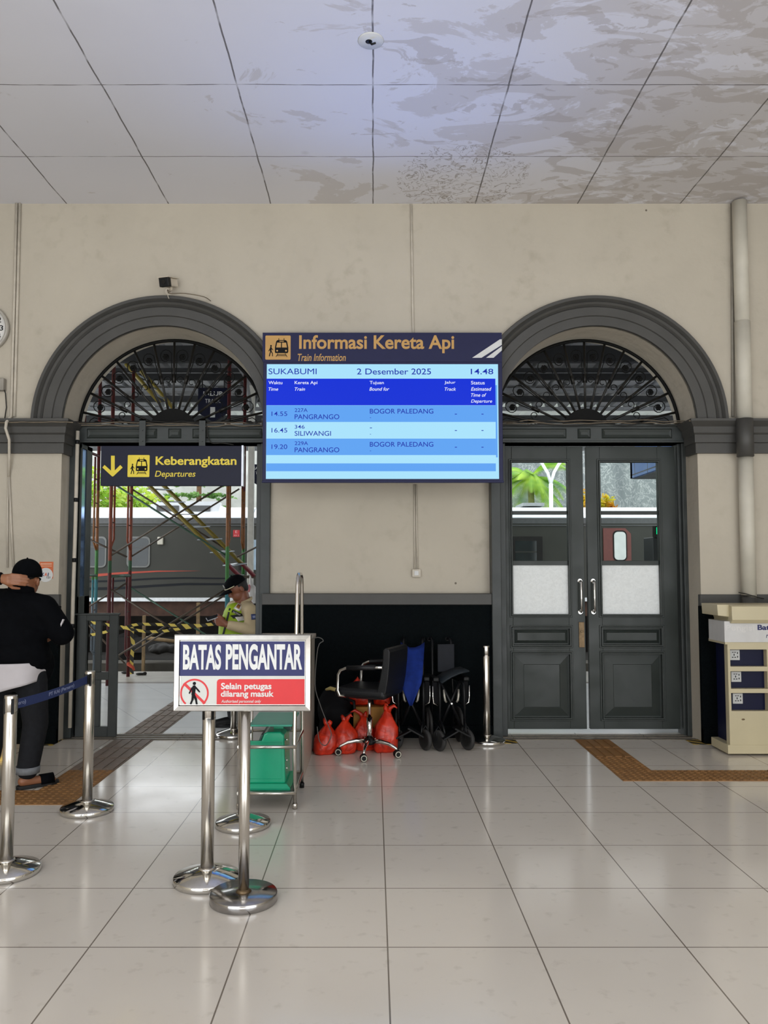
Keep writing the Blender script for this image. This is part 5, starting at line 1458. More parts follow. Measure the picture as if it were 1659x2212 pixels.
# palm
pm = P(1146, 1032, 27); pal = thing('palm_tree', 'green palm tree behind the left leaf panes of the double door', 'tree', (pm.x, 27, -1.15))
MB().tube([(pm.x + .1, 27, -1.15), (pm.x + .05, 27, 2.5), (pm.x, 27, pm.z)], [.14, .12, .10], 10).build('trunk', mat('pale_palm_trunk', '#8f8f5a', .7, var=.2), pal)
rnd = random.Random(11); mb = MB()
for k in range(20):
    a = k * 2.399; el = rnd.uniform(-.45, 1.2); L_ = rnd.uniform(1.35, 1.95)
    dv = Vector((math.cos(a), math.sin(a) * .8, 0)); prev = None
    for i in range(46):
        s_ = i / 45
        p = pm + dv * (L_ * s_ * math.cos(el * .6)) + Vector((0, 0, L_ * (math.sin(el) * s_ - .75 * s_ * s_)))
        if prev is not None:
            t = (p - prev).normalized(); side = t.cross(Vector((0, 0, 1))).normalized(); ln = .48 * math.sin(math.pi * min(1, .12 + s_ * .88)) + .05
            for sg in (-1, 1):
                tip = p + side * sg * ln * .8 + t * ln * .55 + Vector((0, 0, -ln * .5))
                mb.face([p, p + t * .034, tip, p - t * .008])
        prev = p
mb.build('fronds', LEAF3, pal)
tree('croton_bush', 'red and yellow croton bush seen in the gap between the door leaves', 1262, 1088, 26, (.32, .3, .55), 320, .09, LEAF4, 6)
tree('croton_bush', 'red and yellow croton bush in the upper pane of the right door leaf', 1308, 1090, 26, (.36, .3, .48), 320, .09, LEAF4, 7)
# white forked pole
yp = thing('forked_pole', 'white forked steel pole beyond the coach beside the palm', 'pole', (P(1190, 1080, 25).x, 25, -1.15))
q1 = [P(1190.5, 1095, 25), P(1190, 1045, 25), P(1183, 1022, 25), P(1170, 1000, 25), P(1150, 975, 25)]
MB().tube([(q1[0].x, 25, -1.15), q1[0], q1[1]], .065, 10).tube(q1[1:], .05, 10).tube([q1[1], P(1197, 1020, 25), P(1207, 1003, 25), P(1225, 980, 25)], .05, 10).build('pole', mat('white_painted_steel', '#e4e6e6', .4, var=.04), yp)

# blue clad kiosk roof on the platform
bk_ = thing('blue_kiosk_roof', 'blue tiled canopy box over the platform, at the right door pane', 'canopy', (5.2, 10.5, 0))
BL = NT('blue_fascia_tile'); x, y, z = BL.sep()[:3]
j = BL.math('MAXIMUM', line_mask(BL, y, .55, .2, .018), line_mask(BL, z, .26, .06, .018))
BL.link(BL.mix(j, BL.mix(BL.noise(6, 5), '#5b97ff', '#8dbaff'), '#1d2b4a'), BL.b.inputs['Base Color']); BL.b.inputs['Roughness'].default_value = .3
fx = P(1362, 1034, 12.0); zb_ = fx.z; 
MB().box((fx.x, 8.6, zb_), (fx.x + .08, 12.0, zb_ + .46)).box((fx.x, 11.92, zb_), (6.8, 12.0, zb_ + .46)).build('fascia', BL.m, bk_)
MB().box((fx.x + .04, 8.6, zb_ - .01), (6.8, 11.98, zb_ + .04)).build('soffit', PURLG, bk_)
for y in (8.8, 11.8): MB().cyl((6.6, y, 0), (6.6, y, zb_), .05, 10).build('post', PURLG, bk_)
# control post with green light
cpx = P(1421, 1180, 11.2); cab = thing('platform_cabinet', 'dark upright platform cabinet with a lit green sign on top', 'cabinet', (cpx.x + .12, 11.2, 0))
MB().box((P(1411, 1180, 11.2).x, 11.2, 0), (P(1411, 1180, 11.2).x + .42, 11.6, P(1411, 1160, 11.2).z)).build('case', mat('dark_cabinet_paint', '#1b1f22', .4, var=.1), cab, bevel=.01)
x0, z0, x1, z1 = B2(1418, 1139, 1427, 1154, 11.2)
MB().box((x0 - .02, 11.2, z0 - .06), (x1 + .06, 11.3, z1 + .02)).build('sign_box', DARKU, cab)
MB().box((x0, 11.19, z0), (x1, 11.2, z1)).build('green_light', lit('lit_green_sign', '#0fd68a', 1.6), cab)

# ------------------------------------------------------------------ scaffolding on the platform
def mk_pole(name, stops):
    t = NT(name); x, y, z = t.sep()[:3]
    f = t.math('ADD', t.math('DIVIDE', z, 4.0), t.math('MULTIPLY', t.math('SUBTRACT', t.noise(8), .5), .04))
    r = t.ramp(f, stops); r.node.color_ramp.interpolation = 'CONSTANT'
    r = t.mix(t.math('MULTIPLY', t.ramp(t.noise(22, 5), [(.55, 0.0), (.7, 1.0)]), .5), r, '#4a3a30')
    t.link(r, t.b.inputs['Base Color']); t.b.inputs['Roughness'].default_value = .45
    return t.m
PR = mk_pole('red_orange_scaffold_paint', [(0, '#4c1619'), (.33, '#5a1a1c'), (.36, '#2c5234'), (.40, '#80391f'), (.66, '#55201a')])
PG = mk_pole('green_and_orange_scaffold_paint', [(0, '#55606a'), (.25, '#3f7f8a'), (.33, '#3f7a3d'), (.44, '#84501f'), (.66, '#571c1d')])
PX = mat('worn_brace_paint', '#4c4034', .5, var=.5, scale=6)
PXG = mat('worn_green_brace_paint', '#41604f', .5, var=.4, scale=6)
def frame_sc(label, x, y0, y1, m, ladder=True):
    root = thing('scaffolding', label, 'scaffolding', (x, (y0 + y1) / 2, 0))
    for y in (y0, y1): MB().tube([(x, y, 0), (x, y, 4.35)], .024, 12).build('post', m, root)
    for z in (1.40, 3.15): MB().tube([(x, y0, z), (x, y1, z)], .020, 10).build('top_bar', PXG if z < 2 else m, root)
    for y, s_ in ((y0, 1), (y1, -1)):
        yi = y + s_ * .14
        MB().tube([(x, y, 1.75), (x, yi, 1.88), (x, yi, 3.12)], .014, 8).build('inner_tube', m, root)
        MB().tube([(x, y, .25), (x, yi, .33), (x, yi, 1.38)], .014, 8).build('inner_tube', m, root)
        for z in (2.1, 2.45, 2.8, .55, .9): MB().cyl((x, y, z), (x, yi, z), .009, 6).build('rung', PX, root)
    return root
fxa, fxb = -3.42, -1.90
frame_sc('red and orange scaffold frame standing behind the low grey gate', fxa, 10.2, 11.05, PR)
frame_sc('green and orange scaffold frame beyond the guard', fxb, 10.2, 11.45, PG)
frame_sc('grey and orange scaffold frame at the left jamb of the doorway', -4.05, 10.9, 11.5, PG)
def brace(label, a, b, m, grp):
    tag(MB().tube([a, b], .0125, 8).build('scaffold_brace', m), label, 'scaffold brace', grp)
for y, nm in ((10.2, 'near'), (11.05, 'far')):
    for z0, z1 in ((.30, 1.24), (1.66, 2.62)):
        lv = 'lower' if z0 < 1 else 'upper'
        g_ = 'scaffold braces ' + nm + ' ' + lv
        m1 = PXG if (y > 10.5) == (z0 < 1) else PX
        brace('thin %s scaffold brace rising to the right in the %s scaffold face' % (lv, nm), (fxa, y, z0), (fxb, y, z1), PX, None)
        brace('thin %s scaffold brace falling to the right in the %s scaffold face' % (lv, nm), (fxa, y, z1), (fxb, y, z0), m1, None)
brace('thin scaffold brace rising from the green and orange frame towards the board', (fxb, 10.9, 1.66), (-.4, 10.9, 2.4), PX, None)
brace('thin scaffold brace rising to the board beside the white column, lower one', (fxb + .2, 11.4, 1.45), (-.4, 11.4, 2.15), PX, None)
brace('thin scaffold brace crossing behind the gate slats, upper one', (-4.05, 10.9, 1.95), (fxa, 10.9, 1.66), PX, None)
brace('thin scaffold brace crossing behind the gate slats, middle one', (-4.05, 10.9, .9), (fxa, 10.9, 1.3), PX, None)
brace('thin scaffold brace crossing behind the gate slats, lowest one', (-4.05, 10.9, .85), (fxa, 10.9, .2), PX, None)
tag(MB().box((-2.1, 11.2, 1.36), (-.6, 11.45, 1.40)).build('scaffold_plank', mat('weathered_plank', '#5b5348', .8, var=.3, scale=8)), 'weathered wooden plank on the scaffold behind the guard cap', 'plank')
# leaning ladder
YEL = NT('yellow_to_red_ladder_paint'); x, y, z = YEL.sep()[:3]
YEL.link(YEL.mix(YEL.math('LESS_THAN', z, 1.58), YEL.mix(YEL.noise(5), '#6f6322', '#94812d'), '#741a24'), YEL.b.inputs['Base Color']); YEL.b.inputs['Roughness'].default_value = .4
ld = thing('scaffold_ladder', 'yellow and red scaffold ladder sloping down behind the departures sign', 'ladder', (-2.5, 10.6, 0))
la, lb = P(303, 1030, 10.6), P(523, 1250, 10.6)
ra, rb = la + Vector((.10, .42, .03)), lb + Vector((.10, .42, .03))
MB().tube([la, lb], .028, 8).build('side_rail', YEL.m, ld); MB().tube([ra, rb], .028, 8).build('side_rail', YEL.m, ld)
stp = mat('pale_ladder_step', '#a9b2bd', .3, .6, var=.1)
for i in range(1, 8):
    t = i / 8; c = la.lerp(lb, t); d_ = ra.lerp(rb, t)
    MB().rings([[c + Vector((-.09, 0, -.0)), c + Vector((.07, 0, .0)), c + Vector((.07, 0, .012)), c + Vector((-.09, 0, .012))], [d_ + Vector((-.09, 0, 0)), d_ + Vector((.07, 0, 0)), d_ + Vector((.07, 0, .012)), d_ + Vector((-.09, 0, .012))]], smooth=False).build('step', stp, ld)
ld2 = thing('scaffold_ladder', 'yellow scaffold ladder high up under the canopy, behind the left fanlight', 'ladder', (-3, 11, 0))
la, lb = P(272, 786, 11.2), P(345, 870, 11.2)
MB().tube([la, lb], .03, 8).build('side_rail', YEL.m, ld2); MB().tube([la + Vector((.1, .4, 0)), lb + Vector((.1, .4, 0))], .03, 8).build('side_rail', YEL.m, ld2)
for i in range(1, 4): c = la.lerp(lb, i / 4); MB().tube([c, c + Vector((.1, .4, 0))], .012, 6).build('step', stp, ld2)
# warning tape
def mk_wtape():
    t = NT('yellow_black_warning_tape'); x, y, z = t.sep()[:3]
    s_ = t.math('ADD', t.math('ADD', x, z), t.math('MULTIPLY', y, .3))
    t.link(t.mix(t.math('GREATER_THAN', t.math('FRACT', t.math('DIVIDE', s_, .16)), .5), '#1c1a14', '#e0c860'), t.b.inputs['Base Color']); t.b.inputs['Roughness'].default_value = .4
    return t.m
WT = mk_wtape()
def wtape(label, pts_): tag(MB().ribbon(pts_, .036, .002, [Vector((0, .25 * math.sin(i * 1.3), 1)).normalized() for i in range(len(pts_))]).build('warning_tape', WT), label, 'warning tape', 'warning tape strung on the scaffold')
q = lambda l, Y=10.12: [P(a, b, Y) for a, b in l]
wtape('yellow and black warning tape strung between the scaffold frames', q([(190, 1344), (230, 1349), (262, 1358), (285, 1351), (300, 1348), (340, 1349), (390, 1351), (430, 1351), (480, 1346)]))
wtape('yellow and black warning tape strung between the scaffold frames', q([(180, 1375), (225, 1366), (262, 1354), (285, 1360), (320, 1365), (350, 1364), (390, 1358), (430, 1352), (470, 1347), (505, 1338)]))
tag(MB().ribbon(q([(286, 1352), (285, 1375), (288, 1392), (285, 1415), (284, 1440), (285, 1456)], 10.98), .05, .002, Vector((1, .3, 0))).build('warning_tape', WT), 'yellow and black warning tape end hanging down the red scaffold post', 'warning tape')
tag(MB().ball((fxa + .03, 10.98, .18), (.03, .03, .03), 8, 6).tube([(fxa + .03, 10.96, .18), (fxa + .10, 10.94, .14), (fxa + .12, 10.94, .10)], [.022, .02, .012], 6).build('rag', mat('orange_red_rag', '#b5482f', .8, var=.2)), 'small orange red rag tied to the foot of the red scaffold post', 'rag')
# hanging white plastic bag
hb = MB(); c = P(545, 1278, 9.6); hb.ball(c, (.055, .05, .09)); hb.ball(c + Vector((.025, 0, -.08)), (.045, .04, .07)); hb.tube([c + Vector((-.01, 0, .05)), c + Vector((-.03, 0, .20))], [.03, .012], 8)
hbt = thing('hanging_bag', 'white plastic bag with a pink patch hanging behind the guard', 'plastic bag', c)
fused('bag', hb, .012, mat('white_plastic_film', '#c8c6c4', .4, var=.12), hbt)
MB().ball(c + Vector((-.035, -.035, .04)), (.02, .02, .05), 8, 6).build('pink_patch', mat('pink_plastic', '#c47a80', .5, var=.1), hbt)
# timber and rubble on the track side
WOOD = mat('dusty_timber', '#7d6748', .8, var=.25, scale=6)
for k, (a, b, c_, e, Y, lb_) in enumerate(((306, 1330, 313, 1412, 17.0, 'dusty timber prop standing on the track bed, behind the gate side of the scaffold'), (424, 1302, 431, 1326, 19.5, 'short dusty timber prop under the coach, left of the guard'),)):
    x0, z0, x1, z1 = B2(a, b, c_, e, Y); tag(MB().box((x0, Y, -1.15 if k == 0 else z0 - 1.2), (x1, Y + .08, z1)).build('timber_prop', WOOD, bevel=.004), lb_, 'timber')
tag(MB().tube([P(316, 1378, 16.5), P(396, 1388, 16.5)], .04, 8).build('timber_beam', WOOD), 'fallen timber beam lying across the track bed', 'timber')
rh = MB()
for k in range(16): rh.ball(P(355 + random.uniform(-22, 22), 1406, 17.45 + random.uniform(-.2, .2)) + Vector((0, 0, random.uniform(-.06, .1))), (random.uniform(.08, .18), .12, random.uniform(.06, .12)), 8, 6)
tag(link_mesh('rubble_heap', fuse(rh, .03, 1), DARKU), 'dark heap of rubble on the track side ledge', 'rubble')
for k, (a, b, l_) in enumerate(((272, 1455, 'left of the red scaffold post'), (303, 1458, 'right of the red scaffold post'))):
    p = G(a, b); mb = MB(); mb.ball(p + Vector((0, 0, .015)), (.07, .04, .018), 10, 6); mb.ball(p + Vector((.06, .02, .02)), (.03, .03, .024), 8, 6)
    fused('debris', mb, .008, DARKU, None, 2); o = bpy.context.scene.objects[-1] if False else None
for o in [o for o in COL.objects if o.name.startswith('debris')]:
    tag(o, 'small dark scrap on the platform edge ' + ('left of the red scaffold post' if o.name == 'debris' else 'right of the red scaffold post'), 'debris')

# ================================================================== people
SKIN = mat('brown_skin', '#8a5a3e', .5, var=.08, scale=20)
SKIN2 = mat('tanned_skin', '#7a4a35', .5, var=.08, scale=20)
BLKCL = mat('black_jacket_cloth', '#06070a', .9, spec=.08, var=.25, scale=25, bump=.25, bscale=25)
DENIM = mat('dark_grey_trouser_cloth', '#18191c', .85, spec=.2, var=.2, scale=40, bump=.2, bscale=30)
WSHIRT = mat('white_shirt_cloth', '#b9b4b6', .75, var=.05, scale=10, bump=.3, bscale=10)
HAIR = mat('short_black_hair', '#15110f', .7, var=.3, scale=60)
def cap(mb, *seq):
    for (a, ra), (b, rb) in zip(seq[:-1], seq[1:]): mb.capsule(a, ra, b, rb, 14)

# ---- man in a black cap, seen from behind
m0 = thing('person', 'man in black cap and jacket seen from behind, hand on his nape', 'person', (-2.46, 5.5, 0))
B = Vector((-2.50, 5.50, 0))
def V(x, y, z): return B + Vector((x, y, z))
head = P(47, 1247, 5.42); hx, hz = head.x - B.x, head.z
body = MB()
hc = V(hx, .0, hz)
body.ball(hc + Vector((0, .01, .02)), (.075, .095, .10), 20, 14); body.ball(hc + Vector((.0, .03, -.06)), (.062, .075, .075), 16, 10)
body.ball(hc + Vector((0, .105, -.02)), (.016, .022, .028), 10, 8)                 # nose
for s_ in (-1, 1):
    ear = hc + Vector((s_ * .078, .0, -.035)); body.ball(ear, (.010, .022, .034), 10, 8); body.ball(ear + Vector((s_ * .008, -.01, .008)), (.008, .010, .022), 8, 6)
    body.ball(hc + Vector((s_ * .03, .088, .0)), (.014, .012, .009), 8, 6)
body.ball(hc + Vector((0, .095, -.075)), (.026, .012, .008), 8, 6)
cap(body, (hc + Vector((-.01, .0, -.05)), .062), (V(hx - .02, -.03, 1.30), .070))
cap(body, (V(hx - .02, .0, 1.16), .11), (V(0, -.01, .85), .12))
SR, SL = V(.20, -.01, 1.245), V(-.235, -.01, 1.27)
ER, WR = V(.325, .02, 1.07), V(.20, .28, 1.02)
EL = V(-.34, -.20, 1.44); WL = P(2, 1250, 5.30)
cap(body, (SR, .058), (ER, .046), (WR, .032))
cap(body, (SL, .058), (EL, .046), (WL, .034))
HIP = [(V(-.10, 0, .78), V(-.14, .05, .42), V(-.16, .0, .07)), (V(.125, 0, .78), V(.155, .03, .43), V(.13, -.02, .075))]
for a, b, c in HIP: cap(body, (a, .085), (b, .056), (c, .036))
FR = V(.085, -.02, 0)
for (a, b, c), dirx in zip(HIP, ((-.3, .9), (.75, .65))):
    f = Vector((c.x, c.y, .052)); d = Vector((dirx[0], dirx[1], 0)).normalized()
    cap(body, (f - d * .03, .034), (f + d * .12 + Vector((0, 0, -.012)), .030), (f + d * .17 + Vector((0, 0, -.018)), .022))
# left hand laid on the nape, fingers pointing right
hw = WL
palm = P(22, 1252, 5.29)
cap(body, (hw, .030), (palm + Vector((-.01, 0, .012)), .028)); cap(body, (hw, .028), (palm + Vector((-.01, 0, -.016)), .026))
for k, (dz_, ln) in enumerate(((.034, .085), (.014, .10), (-.008, .095), (-.028, .078))):
    a = palm + Vector((.01, -.004, dz_)); b = a + Vector((ln * .55, .012, -.004)); c = b + Vector((ln * .45, .03, -.008))
    cap(body, (a, .0105), (b, .0095), (c, .008))
cap(body, (palm + Vector((-.03, .0, -.02)), .014), (palm + Vector((.01, .02, -.055)), .012), (palm + Vector((.045, .045, -.06)), .009))
# right hand in front of the body
cap(body, (WR, .030), (WR + Vector((-.05, .06, .0)), .030))
for k in range(4):
    a = WR + Vector((-.06, .08, .03 - .02 * k)); cap(body, (a, .010), (a + Vector((-.035, .03, -.01)), .009), (a + Vector((-.06, .02, -.03)), .008))
cap(body, (WR + Vector((-.02, .04, .03)), .012), (WR + Vector((-.03, .09, .05)), .010))
fused('body', body, .0065, SKIN, m0, 3)
hr = MB(); hr.ball(hc + Vector((0, -.012, .028)), (.078, .086, .072), 20, 12); fused('hair', hr, .01, HAIR, m0, 2)
cp = MB(); rings = []
for i in range(10):
    t = i / 9; a = t * R(90)
    rings.append([hc + Vector((.096 * math.cos(a) * math.cos(q * R(15)), .112 * math.cos(a) * math.sin(q * R(15)) + .004, .018 + .112 * math.sin(a) ** .9 + (-.018 if t == 0 else 0))) for q in range(24)])
cp.rings(rings); cp.ball(hc + Vector((0, 0, .130)), .007, 8, 6)
cp.build('cap', BLKCL, m0)
br = MB(); br.rings([[hc + Vector((.055 * u, .09 + .10 * (1 - u * u) * v + .02 * (1 - abs(u)), .012 - .02 * v - .02 * u * u)) for u in (-1, -.6, -.2, .2, .6, 1)] for v in (0, .5, 1)], closed=False, cap=False)
o = br.build('cap_brim', BLKCL, m0); o.modifiers.new('s', 'SOLIDIFY').thickness = .004
MB().cbox(hc + Vector((-.005, -.112, .012)), (.032, .006, .022)).build('cap_buckle', mat('dull_buckle', '#6f7168', .4, .5), m0, bevel=.003)
# jacket: loose blouson, hem higher on the left
jk = MB()
jk.ball(V(-.02, -.03, 1.20), (.235, .15, .13), 20, 12); jk.ball(V(.0, -.02, 1.05), (.235, .17, .22), 20, 12); jk.ball(V(.03, -.01, .92), (.225, .17, .155), 20, 12)
jk.ball(V(.10, .0, .88), (.16, .15, .13), 18, 12); jk.ball(V(-.12, -.01, .96), (.16, .15, .15), 18, 12)
cap(jk, (V(hx - .03, -.025, 1.305), .080), (V(0, -.02, 1.22), .15))
cap(jk, (V(.05, -.02, 1.24), .115), (SR + Vector((.01, -.01, -.02)), .095), (ER + Vector((.0, 0, -.02)), .085), (WR + Vector((.015, -.03, 0)), .060))
cap(jk, (V(-.05, -.02, 1.25), .115), (SL, .095), (EL, .078), (WL + (EL - WL).normalized() * .02, .048))
jk.ball(V(.13, .06, .83), (.13, .11, .16), 16, 10)
fused('jacket', jk, .011, BLKCL, m0, 5)
cl = MB(); rings = []
for k, (r, dz_) in enumerate(((.080, 0), (.088, .03), (.084, .055), (.072, .057))):
    rings.append([V(hx - .028, -.02, 1.312) + Vector((r * math.cos(q * R(15)), r * math.sin(q * R(15)), dz_ - .02 * math.sin(q * R(15)))) for q in range(24)])
cl.rings(rings, cap=False); cl.build('collar', BLKCL, m0).modifiers.new('s', 'SOLIDIFY').thickness = .006
cf_ = MB(); d_ = (EL - WL).normalized(); cf_.cyl(WL + d_ * .0, WL + d_ * .04, .043, 18); cf_.build('cuff', mat('dark_maroon_cuff', '#2c1214', .8, var=.2), m0)
pa_ = MB(); pa_.cbox(V(.352, -.05, 1.125), (.010, .016, .055), Matrix.Rotation(R(22), 3, 'Y')); pa_.build('sleeve_patch', WSHIRT, m0)
# white shirt tail hanging out under the jacket
sh = MB(); rings = []
for k in range(9):
    t = k / 8; ring = []
    for q in range(32):
        a = q * R(360 / 32)
        low = .86 - .185 * t + .06 * t * math.cos(a) * (1 if math.cos(a) > 0 else .1)
        ring.append(V(.0 + (.238 - .015 * t + .008 * math.sin(5 * a) * t) * math.cos(a), -.0 + (.185 + .012 * math.sin(6 * a) * t) * math.sin(a), low))
    rings.append(ring)
sh.rings(rings, cap=False); o = sh.build('shirt_tail', WSHIRT, m0, smooth=True); o.modifiers.new('s', 'SOLIDIFY').thickness = .005
tr_ = MB(); tr_.ball(V(0, 0, .76), (.19, .145, .11), 18, 10)
for a, b, c in HIP: cap(tr_, (a, .108), (b, .085), (Vector((c.x, c.y, .13)), .073))
fused('trousers', tr_, .011, DENIM, m0, 4)
for (a, b, c) in HIP:
    MB().lathe([(.067, .105), (.078, .105), (.080, .15), (.070, .15), (.067, .105)], (c.x, c.y, 0), 24).build('turned_cuff', mat('pale_denim_turnup', '#6c6f72', .8, var=.15, scale=40), m0)
SOLE = mat('black_rubber_sole', '#0f0f10', .6, var=.1)
for (a, b, c), dirx in zip(HIP, ((-.3, .9), (.75, .65))):
    d = Vector((dirx[0], dirx[1], 0)).normalized(); n_ = Vector((-d.y, d.x, 0)); f = Vector((c.x, c.y, 0))
    outl = [(-.075, .0), (-.06, .032), (0, .036), (.08, .042), (.15, .045), (.20, .03), (.215, 0), (.20, -.03), (.15, -.043), (.08, -.036), (0, -.034), (-.06, -.032)]
    so = MB(); so.prism_z([((f + d * u + n_ * v).x, (f + d * u + n_ * v).y) for u, v in outl], 0, .026); sl = so.build('sandal', SOLE, m0, bevel=.006)
    stp_ = MB(); stp_.rings([[f + d * u + n_ * (.046 * math.cos(k * math.pi / 8)) + Vector((0, 0, .02 + .062 * math.sin(k * math.pi / 8))) for k in range(9)] for u in (.08, .17)], closed=False, cap=False)
    stp_.build('strap', BLKCL, sl).modifiers.new('s', 'SOLIDIFY').thickness = .008

# ---- security guard leaning at the doorway, looking at a phone
g0 = thing('person', 'security guard in black cap and yellow-green vest leaning at the doorway with a phone', 'person', (-1.28, 7.72, 0))
YG = 7.70
def K(px, py, dy=0): return P(px, py, YG + dy)
hd = K(513, 1270); hd.y = 7.72
bd = MB()
fwd = Vector((-.80, -.36, -.52)).normalized(); side = Vector((-.36, .80, 0)).normalized() * -1; up = side.cross(fwd).normalized()
if up.z < 0: up = -up
M = Matrix((side, fwd, up)).transposed()
def H(x, y, z): return hd + M @ Vector((x, y, z))
bd.ball(H(0, 0, .015), (.074, .092, .095), 20, 14, M); bd.ball(H(0, .03, -.06), (.058, .066, .070), 16, 10, M)
bd.ball(H(0, .102, -.025), (.014, .020, .026), 10, 8, M); bd.ball(H(0, .098, -.042), (.019, .014, .010), 10, 8, M)
bd.ball(H(0, .088, -.073), (.025, .012, .007), 8, 6, M); bd.ball(H(0, .086, -.083), (.022, .012, .007), 8, 6, M); bd.ball(H(0, .075, -.108), (.024, .02, .018), 8, 6, M)
for s_ in (-1, 1):
    bd.ball(H(s_ * .077, -.012, -.02), (.010, .022, .032), 10, 8, M); bd.ball(H(s_ * .032, .086, .0), (.017, .010, .008), 8, 6, M); bd.ball(H(s_ * .034, .088, .016), (.022, .009, .005), 8, 6, M)
NK = K(527, 1302); NK.y = 7.74
cap(bd, (H(0, -.02, -.06), .055), (NK, .060))
PEL = K(528, 1400); PEL.y = 7.74
cap(bd, (NK + Vector((0, 0, -.06)), .10), (PEL, .12))
gSR = K(545, 1318); gSR.y = 7.58; gSL = K(497, 1314); gSL.y = 7.88      # his left shoulder is nearer the viewer
gER = K(549, 1358); gER.y = 7.53; gWR = K(500, 1345); gWR.y = 7.44
gEL = K(482, 1352); gEL.y = 7.86; gWL = K(486, 1338); gWL.y = 7.62
cap(bd, (gSR, .055), (gER, .043), (gWR, .030)); cap(bd, (gSL, .055), (gEL, .043), (gWL, .030))
HP = K(482, 1336); HP.y = 7.46
def ghand(w, sgn):
    pal_ = w.lerp(HP, .55)
    cap(bd, (w, .030), (pal_ + Vector((0, 0, .012)), .027)); cap(bd, (w, .028), (pal_ + Vector((0, 0, -.018)), .025))
    for k in range(4):
        a = pal_ + Vector((-.012, sgn * .012, .024 - .018 * k)); ln = (.95, 1, .95, .8)[k]
        b = a + Vector((-.040 * ln, -sgn * .010, .004)); c = b + Vector((-.022 * ln, -sgn * .030, .010))
        cap(bd, (a, .0105), (b, .0095), (c, .008))
    cap(bd, (pal_ + Vector((.01, 0, .03)), .013), (pal_ + Vector((-.02, -sgn * .008, .052)), .011), (pal_ + Vector((-.045, -sgn * .012, .050)), .009))
ghand(gWR, -1); ghand(gWL, 1)
gl_ = [(Vector((-1.24, 7.66, .72)), Vector((-1.36, 7.60, .40)), Vector((-1.335, 7.62, .08))), (Vector((-1.22, 7.82, .72)), Vector((-1.30, 7.80, .40)), Vector((-1.24, 7.84, .08)))]
for a, b, c in gl_: cap(bd, (a, .085), (b, .055), (c, .036)); cap(bd, (Vector((c.x, c.y, .045)), .03), (Vector((c.x - .12, c.y - .05, .035)), .026))
fused('body', bd, .0065, SKIN2, g0, 3)
hr = MB(); hr.ball(H(0, -.022, .018), (.079, .085, .088), 20, 12, M); hr.ball(H(0, -.05, -.02), (.068, .05, .06), 14, 8, M); fused('hair', hr, .009, HAIR, g0, 2)
cpm = MB(); rings = []
for i in range(9):
    a = i / 8 * R(90)
    rings.append([H(.092 * math.cos(a) * math.cos(q * R(15)), .110 * math.cos(a) * math.sin(q * R(15)) + .004, .040 + .092 * math.sin(a) ** .85) for q in range(24)])
cpm.rings(rings); cpm.ball(H(0, 0, .133), .009, 8, 6); cpo = cpm.build('cap', BLKCL, g0)
brm = MB(); brm.rings([[H(.088 * u, .085 + .115 * (1 - u * u) ** .7 * v * .8 + .022 * (1 - abs(u)), .044 - .020 * v - .022 * u * u) for u in (-1, -.75, -.4, 0, .4, .75, 1)] for v in (0, .33, .66, 1)], closed=False, cap=False)
o = brm.build('cap_brim', BLKCL, g0, smooth=True); o.modifiers.new('s', 'SOLIDIFY').thickness = .004
MB().tube([H(.094 * math.cos(a), .112 * math.sin(a) + .006, .047) for a in [R(18 + 144 * i / 16) for i in range(17)]], .0042, 6).build('cap_braid', mat('white_gold_braid', '#d8cfae', .5, var=.05), cpo)
em = MB(); em.ball(H(0, .112, .078), (.018, .006, .024), 10, 8, M); em.build('cap_badge', mat('silver_cap_badge', '#8d8c86', .35, .7, var=.3, scale=80), cpo)
SHIRT = mat('khaki_uniform_shirt', '#b5a483', .75, var=.08, scale=10, bump=.25, bscale=18)
VEST = mat('yellow_green_safety_vest', '#93b019', .6, var=.06, scale=12, bump=.15, bscale=14)
sh = MB()
ctr_ = Vector(((gSR.x + gSL.x) / 2, (gSR.y + gSL.y) / 2, 0))
cap(sh, (NK + Vector((.0, 0, -.035)), .080), (PEL + Vector((0, .02, .12)), .115), (PEL + Vector((0, .02, 0)), .115))
cap(sh, (NK + Vector((0, 0, -.06)), .09), (gSR, .070), (gER, .060), (gWR + (gER - gWR).normalized() * .035, .045))
cap(sh, (NK + Vector((0, 0, -.06)), .09), (gSL, .070), (gEL, .060), (gWL + (gEL - gWL).normalized() * .035, .045))
fused('shirt', sh, .009, SHIRT, g0, 4)
# collar
cl = MB(); rings = []
for r, dz_ in ((.068, -.01), (.078, .012), (.070, .030)):
    rings.append([NK + Vector((r * math.cos(q * R(15)), r * math.sin(q * R(15)), dz_ - .03 * math.cos(q * R(15) - R(200)))) for q in range(24)])
cl.rings(rings, cap=False); cl.build('collar', SHIRT, g0, smooth=True).modifiers.new('s', 'SOLIDIFY').thickness = .005
# vest: shell hugging the trunk, open at the arms
vs = MB(); vc = P(509, 1320, 7.72); vs.ball(Vector((vc.x + .01, 7.72, 1.085)), (.115, .155, .085), 20, 12); cap(vs, (Vector((vc.x - .005, 7.71, 1.04)), .118), (Vector((vc.x - .01, 7.70, .95)), .148), (Vector((vc.x - .015, 7.70, .78)), .150))
vest = fused('vest', vs, .009, VEST, g0, 4)
